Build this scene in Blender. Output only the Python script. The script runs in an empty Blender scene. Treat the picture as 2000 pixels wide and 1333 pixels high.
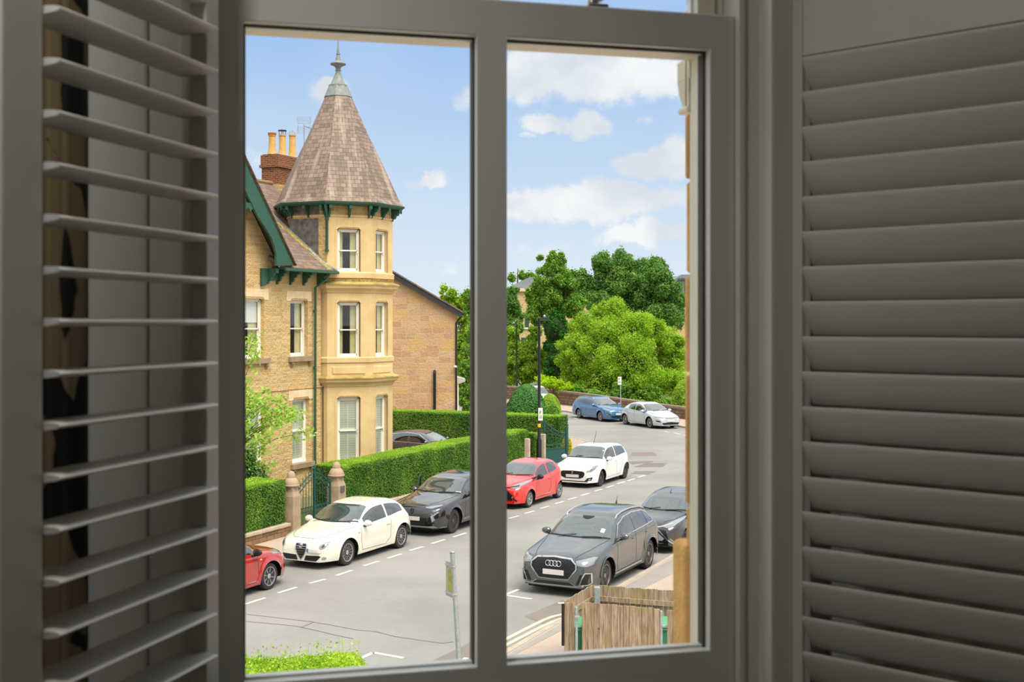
import bpy, bmesh, math, random
import numpy as np
from mathutils import Vector, Matrix, geometry
from mathutils.bvhtree import BVHTree
from math import sin, cos, pi, sqrt, atan2, radians

random.seed(7); RNG = np.random.default_rng(7)
SC = bpy.context.scene; COL = SC.collection

# ---------------------------------------------------------------- camera
F = 2350.0; CX = 1000.0; HOR = 628.0; EYE = 6.3
cam_d = bpy.data.cameras.new('camera'); cam = bpy.data.objects.new('camera', cam_d); COL.objects.link(cam)
cam.location = (0, 0, EYE); cam.rotation_euler = (pi/2, 0, 0)
cam_d.sensor_width = 36; cam_d.lens = 36*F/2000; cam_d.shift_y = -(666.5-HOR)/2000
cam_d.clip_start = 0.05; cam_d.clip_end = 2000
cam_d.dof.use_dof = True; cam_d.dof.focus_distance = 42; cam_d.dof.aperture_fstop = 9.0
SC.camera = cam
SC.view_settings.view_transform = 'Standard'; SC.view_settings.look = 'None'
SC.view_settings.exposure = 0.0; SC.view_settings.gamma = 1.0; SC.view_settings.use_curve_mapping = False

# ---------------------------------------------------------------- node helper
class NT:
    def __init__(s, tree): s.t = tree; s.n = tree.nodes; s.l = tree.links
    def add(s, typ, **kw):
        nd = s.n.new(typ)
        for k, v in kw.items():
            if k.startswith('i_'):
                key = k[2:]; key = int(key) if key.isdigit() else key.replace('_', ' ')
                s.put(nd.inputs[key], v)
            else: setattr(nd, k, v)
        return nd
    def put(s, sock, v):
        if isinstance(v, bpy.types.NodeSocket): s.l.new(v, sock)
        else: sock.default_value = v
    def math(s, op, a, b=None, c=None, clamp=False):
        nd = s.n.new('ShaderNodeMath'); nd.operation = op; nd.use_clamp = clamp
        s.put(nd.inputs[0], a)
        if b is not None: s.put(nd.inputs[1], b)
        if c is not None: s.put(nd.inputs[2], c)
        return nd.outputs[0]
    def vmath(s, op, a, b=None, out=0):
        nd = s.n.new('ShaderNodeVectorMath'); nd.operation = op
        s.put(nd.inputs[0], a)
        if b is not None: s.put(nd.inputs[1], b)
        return nd.outputs[out]
    def mix(s, f, a, b, mode='MIX'):
        nd = s.n.new('ShaderNodeMix'); nd.data_type = 'RGBA'; nd.blend_type = mode
        s.put(nd.inputs[0], f); s.put(nd.inputs[6], a); s.put(nd.inputs[7], b)
        return nd.outputs[2]
    def smooth(s, v, a, b, c=0.0, d=1.0):
        nd = s.n.new('ShaderNodeMapRange'); nd.interpolation_type = 'SMOOTHSTEP'
        s.put(nd.inputs[0], v); nd.inputs[1].default_value = a; nd.inputs[2].default_value = b
        nd.inputs[3].default_value = c; nd.inputs[4].default_value = d
        return nd.outputs[0]
    def noise(s, vec, scale, detail=4, rough=.55, out=0):
        nd = s.n.new('ShaderNodeTexNoise'); s.put(nd.inputs['Vector'], vec)
        nd.inputs['Scale'].default_value = scale; nd.inputs['Detail'].default_value = detail
        nd.inputs['Roughness'].default_value = rough
        return nd.outputs[out]

def rgb(r, g, b):
    f = lambda c: ((c/255+.055)/1.055)**2.4 if c > 10 else c/255/12.92
    return (f(r), f(g), f(b), 1)

# ---------------------------------------------------------------- sky
W = bpy.data.worlds.new('sky'); SC.world = W; W.use_nodes = True
w = NT(W.node_tree); w.n.clear()
tc = w.add('ShaderNodeTexCoord'); sep = w.add('ShaderNodeSeparateXYZ', i_0=tc.outputs['Generated'])
X, Y, Z = sep.outputs
Yc = w.math('MAXIMUM', Y, 0.08)
u = w.math('DIVIDE', X, Yc); v = w.math('DIVIDE', Z, Yc)
uv = w.add('ShaderNodeCombineXYZ', i_0=u, i_1=v).outputs[0]
nz = w.noise(uv, 26.0, 5, .6, out=1)
wob = w.vmath('SCALE', w.vmath('SUBTRACT', nz, (.5, .5, .5))); wob.node.inputs[3].default_value = .035
uvw = w.vmath('ADD', uv, wob)
CL = [(1150,140,175,60,1.),(1010,150,70,50,1.),(1290,150,110,45,.9),(1065,240,52,26,1.),(1150,243,48,24,.9),(1030,272,20,10,.5),
      (1262,234,26,12,.55),(1265,315,85,34,.95),(1340,310,60,40,.9),(1170,392,185,42,1.),(1020,400,90,34,.9),(1270,458,110,26,.85),
      (1060,492,110,20,.45),(1190,505,120,16,.4),(850,344,30,18,1.),(812,350,38,13,.5),(650,178,48,30,.75),(905,195,42,28,.5),
      (838,66,32,10,.35),(486,305,36,30,.4),(882,486,40,10,.35),(900,525,40,14,.4),(540,120,50,16,.15),(700,500,120,20,.12)]
den = None
for (cx, cy, rx, ry, st) in CL:
    d = w.vmath('SUBTRACT', uvw, ((cx-CX)/F, (HOR-cy)/F, 0))
    d = w.vmath('MULTIPLY', d, (F/rx, F/ry, 0)); ln = w.vmath('LENGTH', d, out=1)
    m = w.smooth(ln, 1.6, 0.3, 0, st)
    den = m if den is None else w.math('MAXIMUM', den, m)
fine = w.noise(uv, 42.0, 7, .68)
den = w.math('ADD', den, w.math('MULTIPLY', w.math('SUBTRACT', fine, .5), 1.25))
den = w.smooth(den, .24, .74)
# clouds over the rest of the dome
gen = w.noise(tc.outputs['Generated'], 2.6, 6, .6)
gen = w.smooth(gen, .30, .50)
front = w.math('GREATER_THAN', Y, .5); side = w.smooth(w.math('ABSOLUTE', u), .30, .5); hi = w.smooth(v, .25, .36)
outside = w.math('MAXIMUM', w.math('SUBTRACT', 1.0, front), w.math('MAXIMUM', side, hi))
den = w.math('MAXIMUM', den, w.math('MULTIPLY', gen, outside))
shade = w.noise(uv, 11.0, 4, .5)
cloudc = w.mix(w.smooth(shade, .38, .62), (.74, .79, .87, 1), (1.0, 1.0, 1.0, 1))
zen = w.smooth(Z, .24, .5)
el = w.smooth(v, -.02, .27)
blue = w.mix(el, (.78, .88, .97, 1), (.37, .58, .92, 1))
haze = w.noise(uv, 5.0, 3, .5)
blue = w.mix(w.math('MULTIPLY', w.smooth(haze, .4, .75), .35), blue, (.72, .80, .92, 1))
skyc = w.mix(w.math('MULTIPLY', den, .93), blue, cloudc)
skyc = w.mix(zen, skyc, w.mix(1.0, skyc, (1.5,1.46,1.40,1), 'MULTIPLY'))      # unseen overhead sky brightened to whiten the light and car reflections
up = w.math('GREATER_THAN', Z, -.004)
col = w.mix(up, (.16, .17, .12, 1), skyc)
bg = w.add('ShaderNodeBackground', i_0=col, i_1=1.0)
out = w.add('ShaderNodeOutputWorld'); w.l.new(bg.outputs[0], out.inputs[0])

sun_d = bpy.data.lights.new('sun', 'SUN'); sun = bpy.data.objects.new('sun', sun_d); COL.objects.link(sun)
sun_d.energy = 4.2; sun_d.angle = radians(40); sun_d.color = (1.0, .91, .78)
sd = Vector((.35, -.50, 1.0)).normalized()      # towards the sun
sun.rotation_euler = sd.to_track_quat('Z', 'Y').to_euler(); sun.location = (0, -5, 40)

# ---------------------------------------------------------------- frames of reference
# the street runs along D (s axis), N points to the far side (t axis); both on the ground
D = Vector((.4242, .9056, 0)).normalized(); N = Vector((-D.y, D.x, 0)); PHI = atan2(D.y, D.x)
def WP(s, t, z=0): p = D*s + N*t; return Vector((p.x, p.y, z))
def ST(p): return p.dot(D), p.dot(N)
def G(px, py, z=0): yy = F*(EYE-z)/(py-HOR); return Vector(((px-CX)/F*yy, yy, z))     # ground point seen at a pixel
def S_at(px, t):   # s where the sight line through column px meets the plane t
    k = (px-CX)/F
    return t*(k*N.y-N.x)/(D.x-k*D.y)
def T_at(px, s):
    k = (px-CX)/F
    return s*(k*D.y-D.x)/(N.x-k*N.y)
def Z_at(py, yy): return EYE - (py-HOR)*yy/F
def YY(s, t): return D.y*s+N.y*t

# ---------------------------------------------------------------- object helpers
def tag(o, label=None, cat=None, group=None, kind=None):
    if label: o['label'] = label
    if cat: o['category'] = cat
    if group: o['group'] = group
    if kind: o['kind'] = kind
    return o
def empty(name, loc=(0,0,0), rz=0, label=None, cat=None, group=None, kind=None):
    o = bpy.data.objects.new(name, None); COL.objects.link(o); o.location = loc; o.rotation_euler = (0,0,rz)
    o.empty_display_size = .1
    return tag(o, label, cat, group, kind)
def box_uv(me, vs=None):
    uvl = me.uv_layers.new(name='uv') if not me.uv_layers else me.uv_layers[0]
    nl = len(me.loops)
    co = np.empty(len(me.vertices)*3, np.float32); me.vertices.foreach_get('co', co); co = co.reshape(-1,3).astype(float)
    li = np.empty(nl, np.int32); me.loops.foreach_get('vertex_index', li)
    npoly = len(me.polygons); nm = np.empty(npoly*3, np.float32); me.polygons.foreach_get('normal', nm); nm = nm.reshape(-1,3).astype(float)
    tot = np.empty(npoly, np.int32); me.polygons.foreach_get('loop_total', tot)
    ln = np.repeat(nm, tot, axis=0)
    tx = np.stack([-ln[:,1], ln[:,0], np.zeros(len(ln))], 1); l = np.linalg.norm(tx, axis=1)
    flat = l < .05; tx[flat] = (1,0,0); tx /= np.maximum(np.linalg.norm(tx, axis=1, keepdims=True), 1e-6)
    bt = np.cross(ln, tx)
    p = co[li]
    uvv = np.stack([(p*tx).sum(1), (p*bt).sum(1)], 1).astype(np.float32)
    uvl.data.foreach_set('uv', uvv.ravel())
def mk(name, verts, faces, mat, parent=None, smooth=False, uv=True, label=None, autos=None, mats=None, fm=None):
    me = bpy.data.meshes.new(name); me.from_pydata([tuple(v_) for v_ in verts], [], [tuple(f_) for f_ in faces]); me.update()
    if mats:
        for m_ in mats: me.materials.append(m_)
        if fm is not None: me.polygons.foreach_set('material_index', np.array(fm, np.int32))
    else: me.materials.append(mat)
    if uv: box_uv(me)
    if smooth: me.shade_smooth()
    if autos is not None:
        me.shade_smooth()
        try: me.set_sharp_from_angle(angle=autos)
        except Exception: pass
    o = bpy.data.objects.new(name, me); COL.objects.link(o)
    if parent is not None: o.parent = parent
    if label: o['label'] = label
    return o
class MB:
    """collects shapes into one mesh"""
    def __init__(s): s.v = []; s.f = []
    def add(s, vs, fs):
        b = len(s.v); s.v += [tuple(p) for p in vs]; s.f += [tuple(i+b for i in f_) for f_ in fs]; return s
    def box(s, x0, x1, y0, y1, z0, z1, M=None):
        vs = [Vector((x, y, z)) for z in (z0, z1) for y in (y0, y1) for x in (x0, x1)]
        if M is not None: vs = [M @ p for p in vs]
        return s.add(vs, [(0,2,3,1),(4,5,7,6),(0,1,5,4),(2,6,7,3),(0,4,6,2),(1,3,7,5)])
    def rbox(s, x0, x1, y0, y1, z0, z1, r, M=None, seg=2):
        bm = bmesh.new(); bmesh.ops.create_cube(bm, size=1)
        for v_ in bm.verts: v_.co = Vector(((x0+x1)/2+v_.co.x*(x1-x0), (y0+y1)/2+v_.co.y*(y1-y0), (z0+z1)/2+v_.co.z*(z1-z0)))
        bmesh.ops.bevel(bm, geom=bm.edges[:], offset=min(r, (x1-x0)*.49, (y1-y0)*.49, (z1-z0)*.49), segments=seg, affect='EDGES', profile=.5)
        return s.bm(bm, M)
    def bm(s, bm, M=None):
        bm.verts.index_update()
        vs = [(M @ v_.co) if M is not None else v_.co.copy() for v_ in bm.verts]
        fs = [[v_.index for v_ in f_.verts] for f_ in bm.faces]; bm.free(); return s.add(vs, fs)
    def tube(s, pts, r, n=8, caps=True):
        pts = [Vector(p) for p in pts]; rs = r if isinstance(r, (list, tuple)) else [r]*len(pts)
        vs = []; 
        for i, p in enumerate(pts):
            d_ = (pts[min(i+1, len(pts)-1)]-pts[max(i-1, 0)]).normalized()
            a = d_.orthogonal().normalized() if i == 0 else (a - d_*a.dot(d_)).normalized()
            b = d_.cross(a)
            vs += [p + (a*cos(2*pi*k/n)+b*sin(2*pi*k/n))*rs[i] for k in range(n)]
        fs = [(i*n+k, i*n+(k+1)%n, (i+1)*n+(k+1)%n, (i+1)*n+k) for i in range(len(pts)-1) for k in range(n)]
        if caps: fs += [tuple(range(n))[::-1], tuple((len(pts)-1)*n+k for k in range(n))]
        return s.add(vs, fs)
    def lathe(s, prof, n=24, M=None, axis='z', ang0=0.0, caps=True):
        vs = []
        for (r, h) in prof:
            for k in range(n):
                a = 2*pi*k/n+ang0
                p = Vector((r*cos(a), r*sin(a), h)) if axis == 'z' else Vector((r*cos(a), h, r*sin(a)))
                vs.append(M @ p if M is not None else p)
        m_ = len(prof)
        fs = [(i*n+k, i*n+(k+1)%n, (i+1)*n+(k+1)%n, (i+1)*n+k) for i in range(m_-1) for k in range(n)]
        if axis != 'z': fs = [f_[::-1] for f_ in fs]
        if not caps: return s.add(vs, fs)
        fs += [tuple(range(n))[::-1] if axis == 'z' else tuple(range(n)), tuple((m_-1)*n+k for k in range(n)) if axis == 'z' else tuple((m_-1)*n+k for k in range(n))[::-1]]
        return s.add(vs, fs)
    def prism(s, poly, h0, h1, plane='xy', M=None):
        """extrude a 2-D polygon; plane xy -> along z, xz -> along y, yz -> along x"""
        def P3(a, b, h):
            p = Vector((a, b, h)) if plane == 'xy' else (Vector((a, h, b)) if plane == 'xz' else Vector((h, a, b)))
            return M @ p if M is not None else p
        n = len(poly); vs = [P3(a, b, h0) for a, b in poly]+[P3(a, b, h1) for a, b in poly]
        area = sum(poly[i][0]*poly[(i+1)%n][1]-poly[(i+1)%n][0]*poly[i][1] for i in range(n))
        flip = (area < 0) ^ (plane == 'xz') ^ (h1 < h0)
        fs = [(i, (i+1)%n, n+(i+1)%n, n+i) for i in range(n)]
        fs += [tuple(range(n))[::-1], tuple(range(n, 2*n))]
        if flip: fs = [f_[::-1] for f_ in fs]
        return s.add(vs, fs)
    def build(s, name, mat, parent=None, **kw): return mk(name, s.v, s.f, mat, parent, **kw)

# ---------------------------------------------------------------- materials
MATS = {}
def mat_new(name):
    m = bpy.data.materials.new(name); m.use_nodes = True; t = NT(m.node_tree); t.n.clear()
    o = t.add('ShaderNodeOutputMaterial'); b = t.add('ShaderNodeBsdfPrincipled'); t.l.new(b.outputs[0], o.inputs[0])
    MATS[name] = m; return m, t, b, o
def simple(name, col, rough=.5, metal=0.0, spec=None, var=0.0, vscale=6.0, coat=0.0, bump=0.0, bscale=60.0, emit=None):
    m, t, b, o = mat_new(name)
    b.inputs['Roughness'].default_value = rough; b.inputs['Metallic'].default_value = metal
    if spec is not None: b.inputs['Specular IOR Level'].default_value = spec
    if coat: b.inputs['Coat Weight'].default_value = coat; b.inputs['Coat Roughness'].default_value = .04
    if emit: b.inputs['Emission Color'].default_value = col; b.inputs['Emission Strength'].default_value = emit
    tc = t.add('ShaderNodeTexCoord').outputs['Object']
    n1 = t.noise(tc, vscale, 5, .6)
    c = t.mix(t.smooth(n1, .3, .7), tuple(x*(1-var) for x in col[:3])+(1,), tuple(min(1, x*(1+var)) for x in col[:3])+(1,))
    t.put(b.inputs['Base Color'], c)
    if bump:
        bp = t.add('ShaderNodeBump', i_Strength=bump, i_Distance=.01, i_Height=t.noise(tc, bscale, 4, .6)); t.l.new(bp.outputs[0], b.inputs['Normal'])
    return m
def masonry(name, c1, c2, mortar, bw, bh, msize, rough=.9, bump=.6, rock=.5, stain=None, offset=.5, streak=0, dist=.02, squash=1.0, sqf=2, cvar=None, tint=None):
    m, t, b, o = mat_new(name)
    uvn = t.add('ShaderNodeUVMap').outputs[0]; uvn.node.uv_map = 'uv'
    obj = t.add('ShaderNodeTexCoord').outputs['Object']
    nv = t.noise(uvn, 3.0, 3, .6, out=1)
    wv = t.vmath('SCALE', t.vmath('SUBTRACT', nv, (.5,.5,.5))); wv.node.inputs[3].default_value = bh*.28*rock*2
    vec = t.vmath('ADD', uvn, wv)
    br = t.add('ShaderNodeTexBrick', i_Vector=vec, i_Color1=c1, i_Color2=c2, i_Mortar=mortar, i_Scale=1.0)
    br.offset = offset; br.squash = squash; br.squash_frequency = sqf
    br.inputs['Mortar Size'].default_value = msize; br.inputs['Mortar Smooth'].default_value = .3
    br.inputs['Brick Width'].default_value = bw; br.inputs['Row Height'].default_value = bh; br.inputs['Bias'].default_value = 0
    col = br.outputs['Color']
    n2 = t.noise(obj, 1.1, 5, .6); n3 = t.noise(obj, 14.0, 5, .65)
    col = t.mix(t.smooth(n3, .3, .7, 0, .45), col, t.mix(1.0, col, (.76,.70,.64,1), 'MULTIPLY'))
    col = t.mix(t.smooth(n2, .35, .7, 0, .35), col, t.mix(1.0, col, (1.18,1.08,.92,1), 'MULTIPLY'))
    if tint is not None:    # single stones of another colour
        vo = t.add('ShaderNodeTexWhiteNoise', noise_dimensions='2D')
        rowv = t.vmath('FLOOR', t.vmath('MULTIPLY', vec, (1/bw/1.3, 1/bh, 0))); t.l.new(rowv, vo.inputs['Vector'])
        col = t.mix(t.math('MULTIPLY', t.smooth(vo.outputs[0], .70, .98), t.math('SUBTRACT', 1.0, br.outputs['Fac'])), col, tint)
    if stain is not None:
        n4 = t.noise(t.vmath('MULTIPLY', obj, (1.0,1.0,.35)), 1.9, 5, .65)
        col = t.mix(t.smooth(n4, .56, .74, 0, .6), col, stain)
    if streak:   # rain-washed pale and dark runs down the slope
        s1 = t.noise(t.vmath('MULTIPLY', uvn, (3.2,.32,0)), 1.0, 4, .6); col = t.mix(t.smooth(s1, .52, .68, 0, .55), col, rgb(190,172,158)); col = t.mix(t.smooth(s1, .46, .34, 0, .5), col, rgb(112,100,88))
    t.put(b.inputs['Base Color'], col); b.inputs['Roughness'].default_value = rough; b.inputs['Specular IOR Level'].default_value = .25
    h = t.math('ADD', t.math('MULTIPLY', t.math('SUBTRACT', 1.0, br.outputs['Fac']), 1.0), t.math('MULTIPLY', t.noise(obj, 9.0, 5, .65), rock*2))
    bp = t.add('ShaderNodeBump', i_Strength=bump, i_Distance=dist, i_Height=h); t.l.new(bp.outputs[0], b.inputs['Normal'])
    return m
def ground_mat(name, c1, c2, scale=8, fine=220, rough=.9, patches=None, crack=None):
    m, t, b, o = mat_new(name)
    obj = t.add('ShaderNodeTexCoord').outputs['Object']
    n0 = t.noise(obj, .22, 6, .6); n1 = t.noise(obj, scale, 6, .7); n2 = t.noise(obj, fine, 2, .8)
    c = t.mix(t.smooth(n0, .35, .65), c1, c2)
    c = t.mix(t.smooth(n1, .3, .7, 0, .35), c, t.mix(1.0, c, (.78,.77,.75,1), 'MULTIPLY'))
    c = t.mix(t.smooth(n2, .35, .75, 0, .5), c, t.mix(1.0, c, (1.35,1.33,1.3,1), 'MULTIPLY'))
    if patches is not None:
        n5 = t.noise(obj, .5, 5, .65); c = t.mix(t.smooth(n5, .57, .70, 0, .6), c, patches)
    if crack is not None:
        vo = t.add('ShaderNodeTexVoronoi', feature='DISTANCE_TO_EDGE', i_Scale=.085)
        wv = t.vmath('SCALE', t.noise(obj, .5, 3, .5, out=1)); wv.node.inputs[3].default_value = 1.6
        t.l.new(t.vmath('ADD', obj, wv), vo.inputs['Vector'])
        c = t.mix(t.smooth(vo.outputs[0], .0022, .0, 0, .7), c, crack)
    t.put(b.inputs['Base Color'], c); b.inputs['Roughness'].default_value = rough; b.inputs['Specular IOR Level'].default_value = .25
    bp = t.add('ShaderNodeBump', i_Strength=.25, i_Distance=.01, i_Height=n2); t.l.new(bp.outputs[0], b.inputs['Normal'])
    return m
def leaf_mat(name, cols, trans=.35, rough=.55):
    """colours vary from leaf to leaf and from clump to clump"""
    m, t, b, o = mat_new(name)
    geo = t.add('ShaderNodeNewGeometry'); obj = t.add('ShaderNodeTexCoord').outputs['Object']
    r = t.math('ADD', t.math('MULTIPLY', geo.outputs['Random Per Island'], .6), t.math('MULTIPLY', t.smooth(t.noise(obj, .9, 3, .6), .3, .7), .4))
    cr = t.add('ShaderNodeValToRGB', i_0=r); e = cr.color_ramp.elements
    e[0].position = 0; e[0].color = cols[0]; e[1].position = 1; e[1].color = cols[-1]
    for i, c in enumerate(cols[1:-1]): k = e.new((i+1)/(len(cols)-1)); k.color = c
    c = cr.outputs[0]
    t.put(b.inputs['Base Color'], c); b.inputs['Roughness'].default_value = rough; b.inputs['Specular IOR Level'].default_value = .3
    tr = t.add('ShaderNodeBsdfTranslucent'); t.l.new(t.mix(1.0, c, (1.25,1.3,.6,1), 'MULTIPLY'), tr.inputs[0])
    ms = t.add('ShaderNodeMixShader', i_0=trans); t.l.new(b.outputs[0], ms.inputs[1]); t.l.new(tr.outputs[0], ms.inputs[2])
    t.l.new(ms.outputs[0], o.inputs[0]); return m
def glass_mat(name, tint, fac=.35, rough=.0):
    """thin pane: lets light through, mirrors its surroundings"""
    m, t, b, o = mat_new(name); t.n.remove(b)
    tr = t.add('ShaderNodeBsdfTransparent', i_0=tint); gl = t.add('ShaderNodeBsdfGlossy', i_0=(1,1,1,1), i_1=rough)
    fr = t.add('ShaderNodeLayerWeight', i_0=.5); f_ = t.math('ADD', t.math('MULTIPLY', t.math('POWER', fr.outputs['Facing'], 4.0), .8), fac, clamp=True)
    ms = t.add('ShaderNodeMixShader', i_0=f_); t.l.new(tr.outputs[0], ms.inputs[1]); t.l.new(gl.outputs[0], ms.inputs[2])
    t.l.new(ms.outputs[0], o.inputs[0]); return m

STONE = masonry('coursed_rock_faced_sandstone', rgb(238,206,150), rgb(214,178,120), rgb(242,222,180), .62, .135, .012, bump=1.0, rock=1.0, dist=.05, stain=rgb(176,146,104))
STONE2 = masonry('rough_block_sandstone', rgb(216,182,146), rgb(196,156,124), rgb(226,200,158), .62, .30, .016, bump=.9, rock=.7, dist=.04, squash=.75, sqf=3, tint=rgb(212,172,116))
ASHLAR = simple('smooth_ashlar_sandstone', rgb(224,190,124), .85, var=.10, vscale=1.6, bump=.2, bscale=40)
def _ash():
    m, t, b, o = mat_new('weathered_ashlar'); obj = t.add('ShaderNodeTexCoord').outputs['Object']
    c = t.mix(t.smooth(t.noise(obj, 1.3, 5, .6), .3, .7), rgb(230,202,150), rgb(214,184,130))
    g = t.noise(t.vmath('MULTIPLY', obj, (5,5,.5)), 1.4, 4, .6); c = t.mix(t.smooth(g, .55, .75, 0, .4), c, rgb(180,164,108))
    g = t.noise(obj, 30, 4, .7); c = t.mix(t.smooth(g, .45, .75, 0, .25), c, rgb(188,150,96))
    t.put(b.inputs['Base Color'], c); b.inputs['Roughness'].default_value = .85; b.inputs['Specular IOR Level'].default_value = .25
    bp = t.add('ShaderNodeBump', i_Strength=.3, i_Distance=.006, i_Height=g); t.l.new(bp.outputs[0], b.inputs['Normal']); return m
ASHLAR = _ash()
def _mossy():
    m, t, b, o = mat_new('mossy_stone_ledge'); obj = t.add('ShaderNodeTexCoord').outputs['Object']
    c = t.mix(t.smooth(t.noise(obj, 2.0, 5, .65), .35, .65), rgb(196,168,106), rgb(150,134,74))
    c = t.mix(t.smooth(t.noise(obj, 7.0, 5, .65), .55, .7, 0, .6), c, rgb(120,104,62))
    t.put(b.inputs['Base Color'], c); b.inputs['Roughness'].default_value = .95; return m
MOSSY = _mossy()
SILL = simple('grey_brown_sill_stone', rgb(158,136,108), .9, var=.15, vscale=4, bump=.4)
SLATE = masonry('roof_slates', rgb(158,140,126), rgb(122,108,98), rgb(82,72,64), .22, .165, .007, bump=.5, rock=.10, dist=.02, rough=.55, stain=rgb(150,140,104), streak=1)
SLATE2 = masonry('mossy_roof_slates', rgb(148,128,114), rgb(120,104,96), rgb(84,74,62), .27, .18, .007, bump=.5, rock=.15, dist=.02, rough=.75, stain=rgb(146,134,74))
BRICK = masonry('old_red_brick', rgb(150,88,58), rgb(104,60,46), rgb(166,136,104), .235, .074, .012, bump=.6, rock=.15, stain=rgb(104,88,60))
GREEN = simple('dark_green_paint', rgb(42,88,70), .45, var=.10, vscale=8)
GREEND = simple('green_gate_paint', rgb(28,78,74), .4, var=.1)
WHITE = simple('white_window_paint', rgb(240,236,224), .45, var=.03)
CREAM = simple('cream_paint', rgb(228,222,200), .5, var=.05)
PAINT = simple('satin_white_paint', rgb(224,223,216), .42, var=.02, vscale=3)
PAINTG = simple('shutter_satin_paint', rgb(216,214,206), .38, var=.015, vscale=3)
REVEAL_SHADE = simple('dark_reveal_shade', rgb(60,54,46), .6)
LEAD = simple('lead_sheet', rgb(112,110,110), .5, metal=.3, var=.4, vscale=5, bump=.8, bscale=6)
LEADL = simple('pale_lead_cap', rgb(132,138,136), .6, metal=.0, var=.18, vscale=7)
BLACK = simple('black_plastic', rgb(22,22,24), .5)
BLACKP = simple('black_paint', rgb(26,26,28), .35)
RUBBER = simple('tyre_rubber', rgb(48,46,45), .8, var=.1)
UNDER = simple('underbody_black', rgb(10,10,11), .9)
CHROME = simple('chrome', rgb(225,226,228), .12, metal=1.0)
SILVER = simple('silver_alloy', rgb(205,205,205), .28, metal=.8)
GALV = simple('galvanised_steel', rgb(168,178,180), .5, metal=.5, var=.15, vscale=20)
CONCRETE = simple('concrete', rgb(186,170,150), .9, var=.15, vscale=3, bump=.4)
KERB = simple('kerb_stone', rgb(178,166,150), .9, var=.15, vscale=2, bump=.3)
ROADM = ground_mat('asphalt_road', rgb(139,137,133), rgb(153,151,146))
PAVE = ground_mat('tarmac_pavement', rgb(188,168,152), rgb(170,158,146), scale=2)
PAVEG = ground_mat('grey_tarmac_strip', rgb(152,146,140), rgb(160,154,146), scale=3)
PATCH = ground_mat('worn_tarmac_patch', rgb(132,124,116), rgb(122,118,112), scale=3)
SOIL = ground_mat('garden_ground', rgb(120,118,84), rgb(96,110,60), scale=2)
WHITEL = simple('road_marking_white', rgb(226,222,212), .8, var=.1, vscale=20)
YELL = simple('road_marking_pale_yellow', rgb(228,214,170), .8, var=.08, vscale=20)
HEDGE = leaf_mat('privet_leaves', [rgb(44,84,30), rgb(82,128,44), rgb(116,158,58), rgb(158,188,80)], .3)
HEDGET = leaf_mat('lit_hedge_top_leaves', [rgb(116,160,48), rgb(152,190,62), rgb(190,214,88)], .4)  # paler hedge-top leaves; light from above is put into the colour
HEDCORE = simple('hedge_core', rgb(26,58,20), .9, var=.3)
GLASSW = glass_mat('house_window_glass', (.97,.98,.97,1), .05)
GLASSR = glass_mat('sash_glass', (.99,.995,.99,1), .012)
# ================================================================ the ground
def gpoly(name, pts, z, mat, label=None, thick=.0, kind='structure'):
    pts = [Vector((p[0], p[1], z)) for p in pts]
    tri = geometry.tessellate_polygon([pts]); vs = list(pts); fs = []
    for t_ in tri:
        a, b, c = [pts[i] for i in t_]
        fs.append(t_ if (b-a).cross(c-a).z > 0 else t_[::-1])
    n = len(pts)
    if thick:
        vs += [p - Vector((0,0,thick)) for p in pts]; fs += [(i, i+n, (i+1)%n+n, (i+1)%n) for i in range(n)]
    return tag(mk(name, vs, fs, mat), kind=kind)
def strip(name, path, wd, z, mat, thick=.0, parent=None, build=True):
    """flat ribbon along a path of (x, y) points"""
    mb = MB(); P = [Vector((p[0], p[1], z)) for p in path]; L = []; R = []
    for i, p in enumerate(P):
        d = (P[min(i+1, len(P)-1)]-P[max(i-1, 0)]).normalized(); n = Vector((-d.y, d.x, 0))
        L.append(p+n*wd/2); R.append(p-n*wd/2)
    n = len(P); mb.v = [tuple(p) for p in L+R]; mb.f = [(i, n+i, n+i+1, i+1) for i in range(n-1)]
    if thick:
        mb.v += [(p.x, p.y, p.z-thick) for p in L+R]
        mb.f += [(i+1, 2*n+i+1, 2*n+i, i) for i in range(n-1)] + [(n+i, 3*n+i, 3*n+i+1, n+i+1) for i in range(n-1)]
        mb.f += [(0, 2*n, 3*n, n), (n-1, 2*n-1, 4*n-1, 3*n-1)]
    if not build: return mb
    return mb.build(name, mat, parent)
road = gpoly('road', [(-60,-20),(60,-20),(120,260),(-120,260)], 0, ROADM)
far_kerb = [(-20,19.05),(20,19.05),(48,19.05),(51.5,19.3),(54.5,20.3),(57,22),(59,23.7),(61,25.7),(66,33),(70,44)]
fk = [WP(s,t) for s, t in far_kerb]
def inset(path, d):
    o = []
    for i, p in enumerate(path):
        dd = (path[min(i+1,len(path)-1)]-path[max(i-1,0)]).normalized(); o.append(p+Vector((-dd.y, dd.x, 0))*d)
    return o
gpoly('pavement', fk+[WP(70,60),WP(40,60),WP(-20,40)], .10, PAVE, thick=.1)
tag(strip('kerb', [(p.x,p.y) for p in inset(fk, .06)], .13, .112, KERB, thick=.11), kind='structure')
gpoly('garden_ground', [WP(-20,20.75),WP(49.6,20.75),WP(49.6,28),WP(52,60),WP(-20,60)], .125, SOIL, thick=.02)
gpoly('driveway', [WP(42,20.6),WP(48.3,20.6),WP(48.3,32),WP(42,32)], .132, PAVE)
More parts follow.
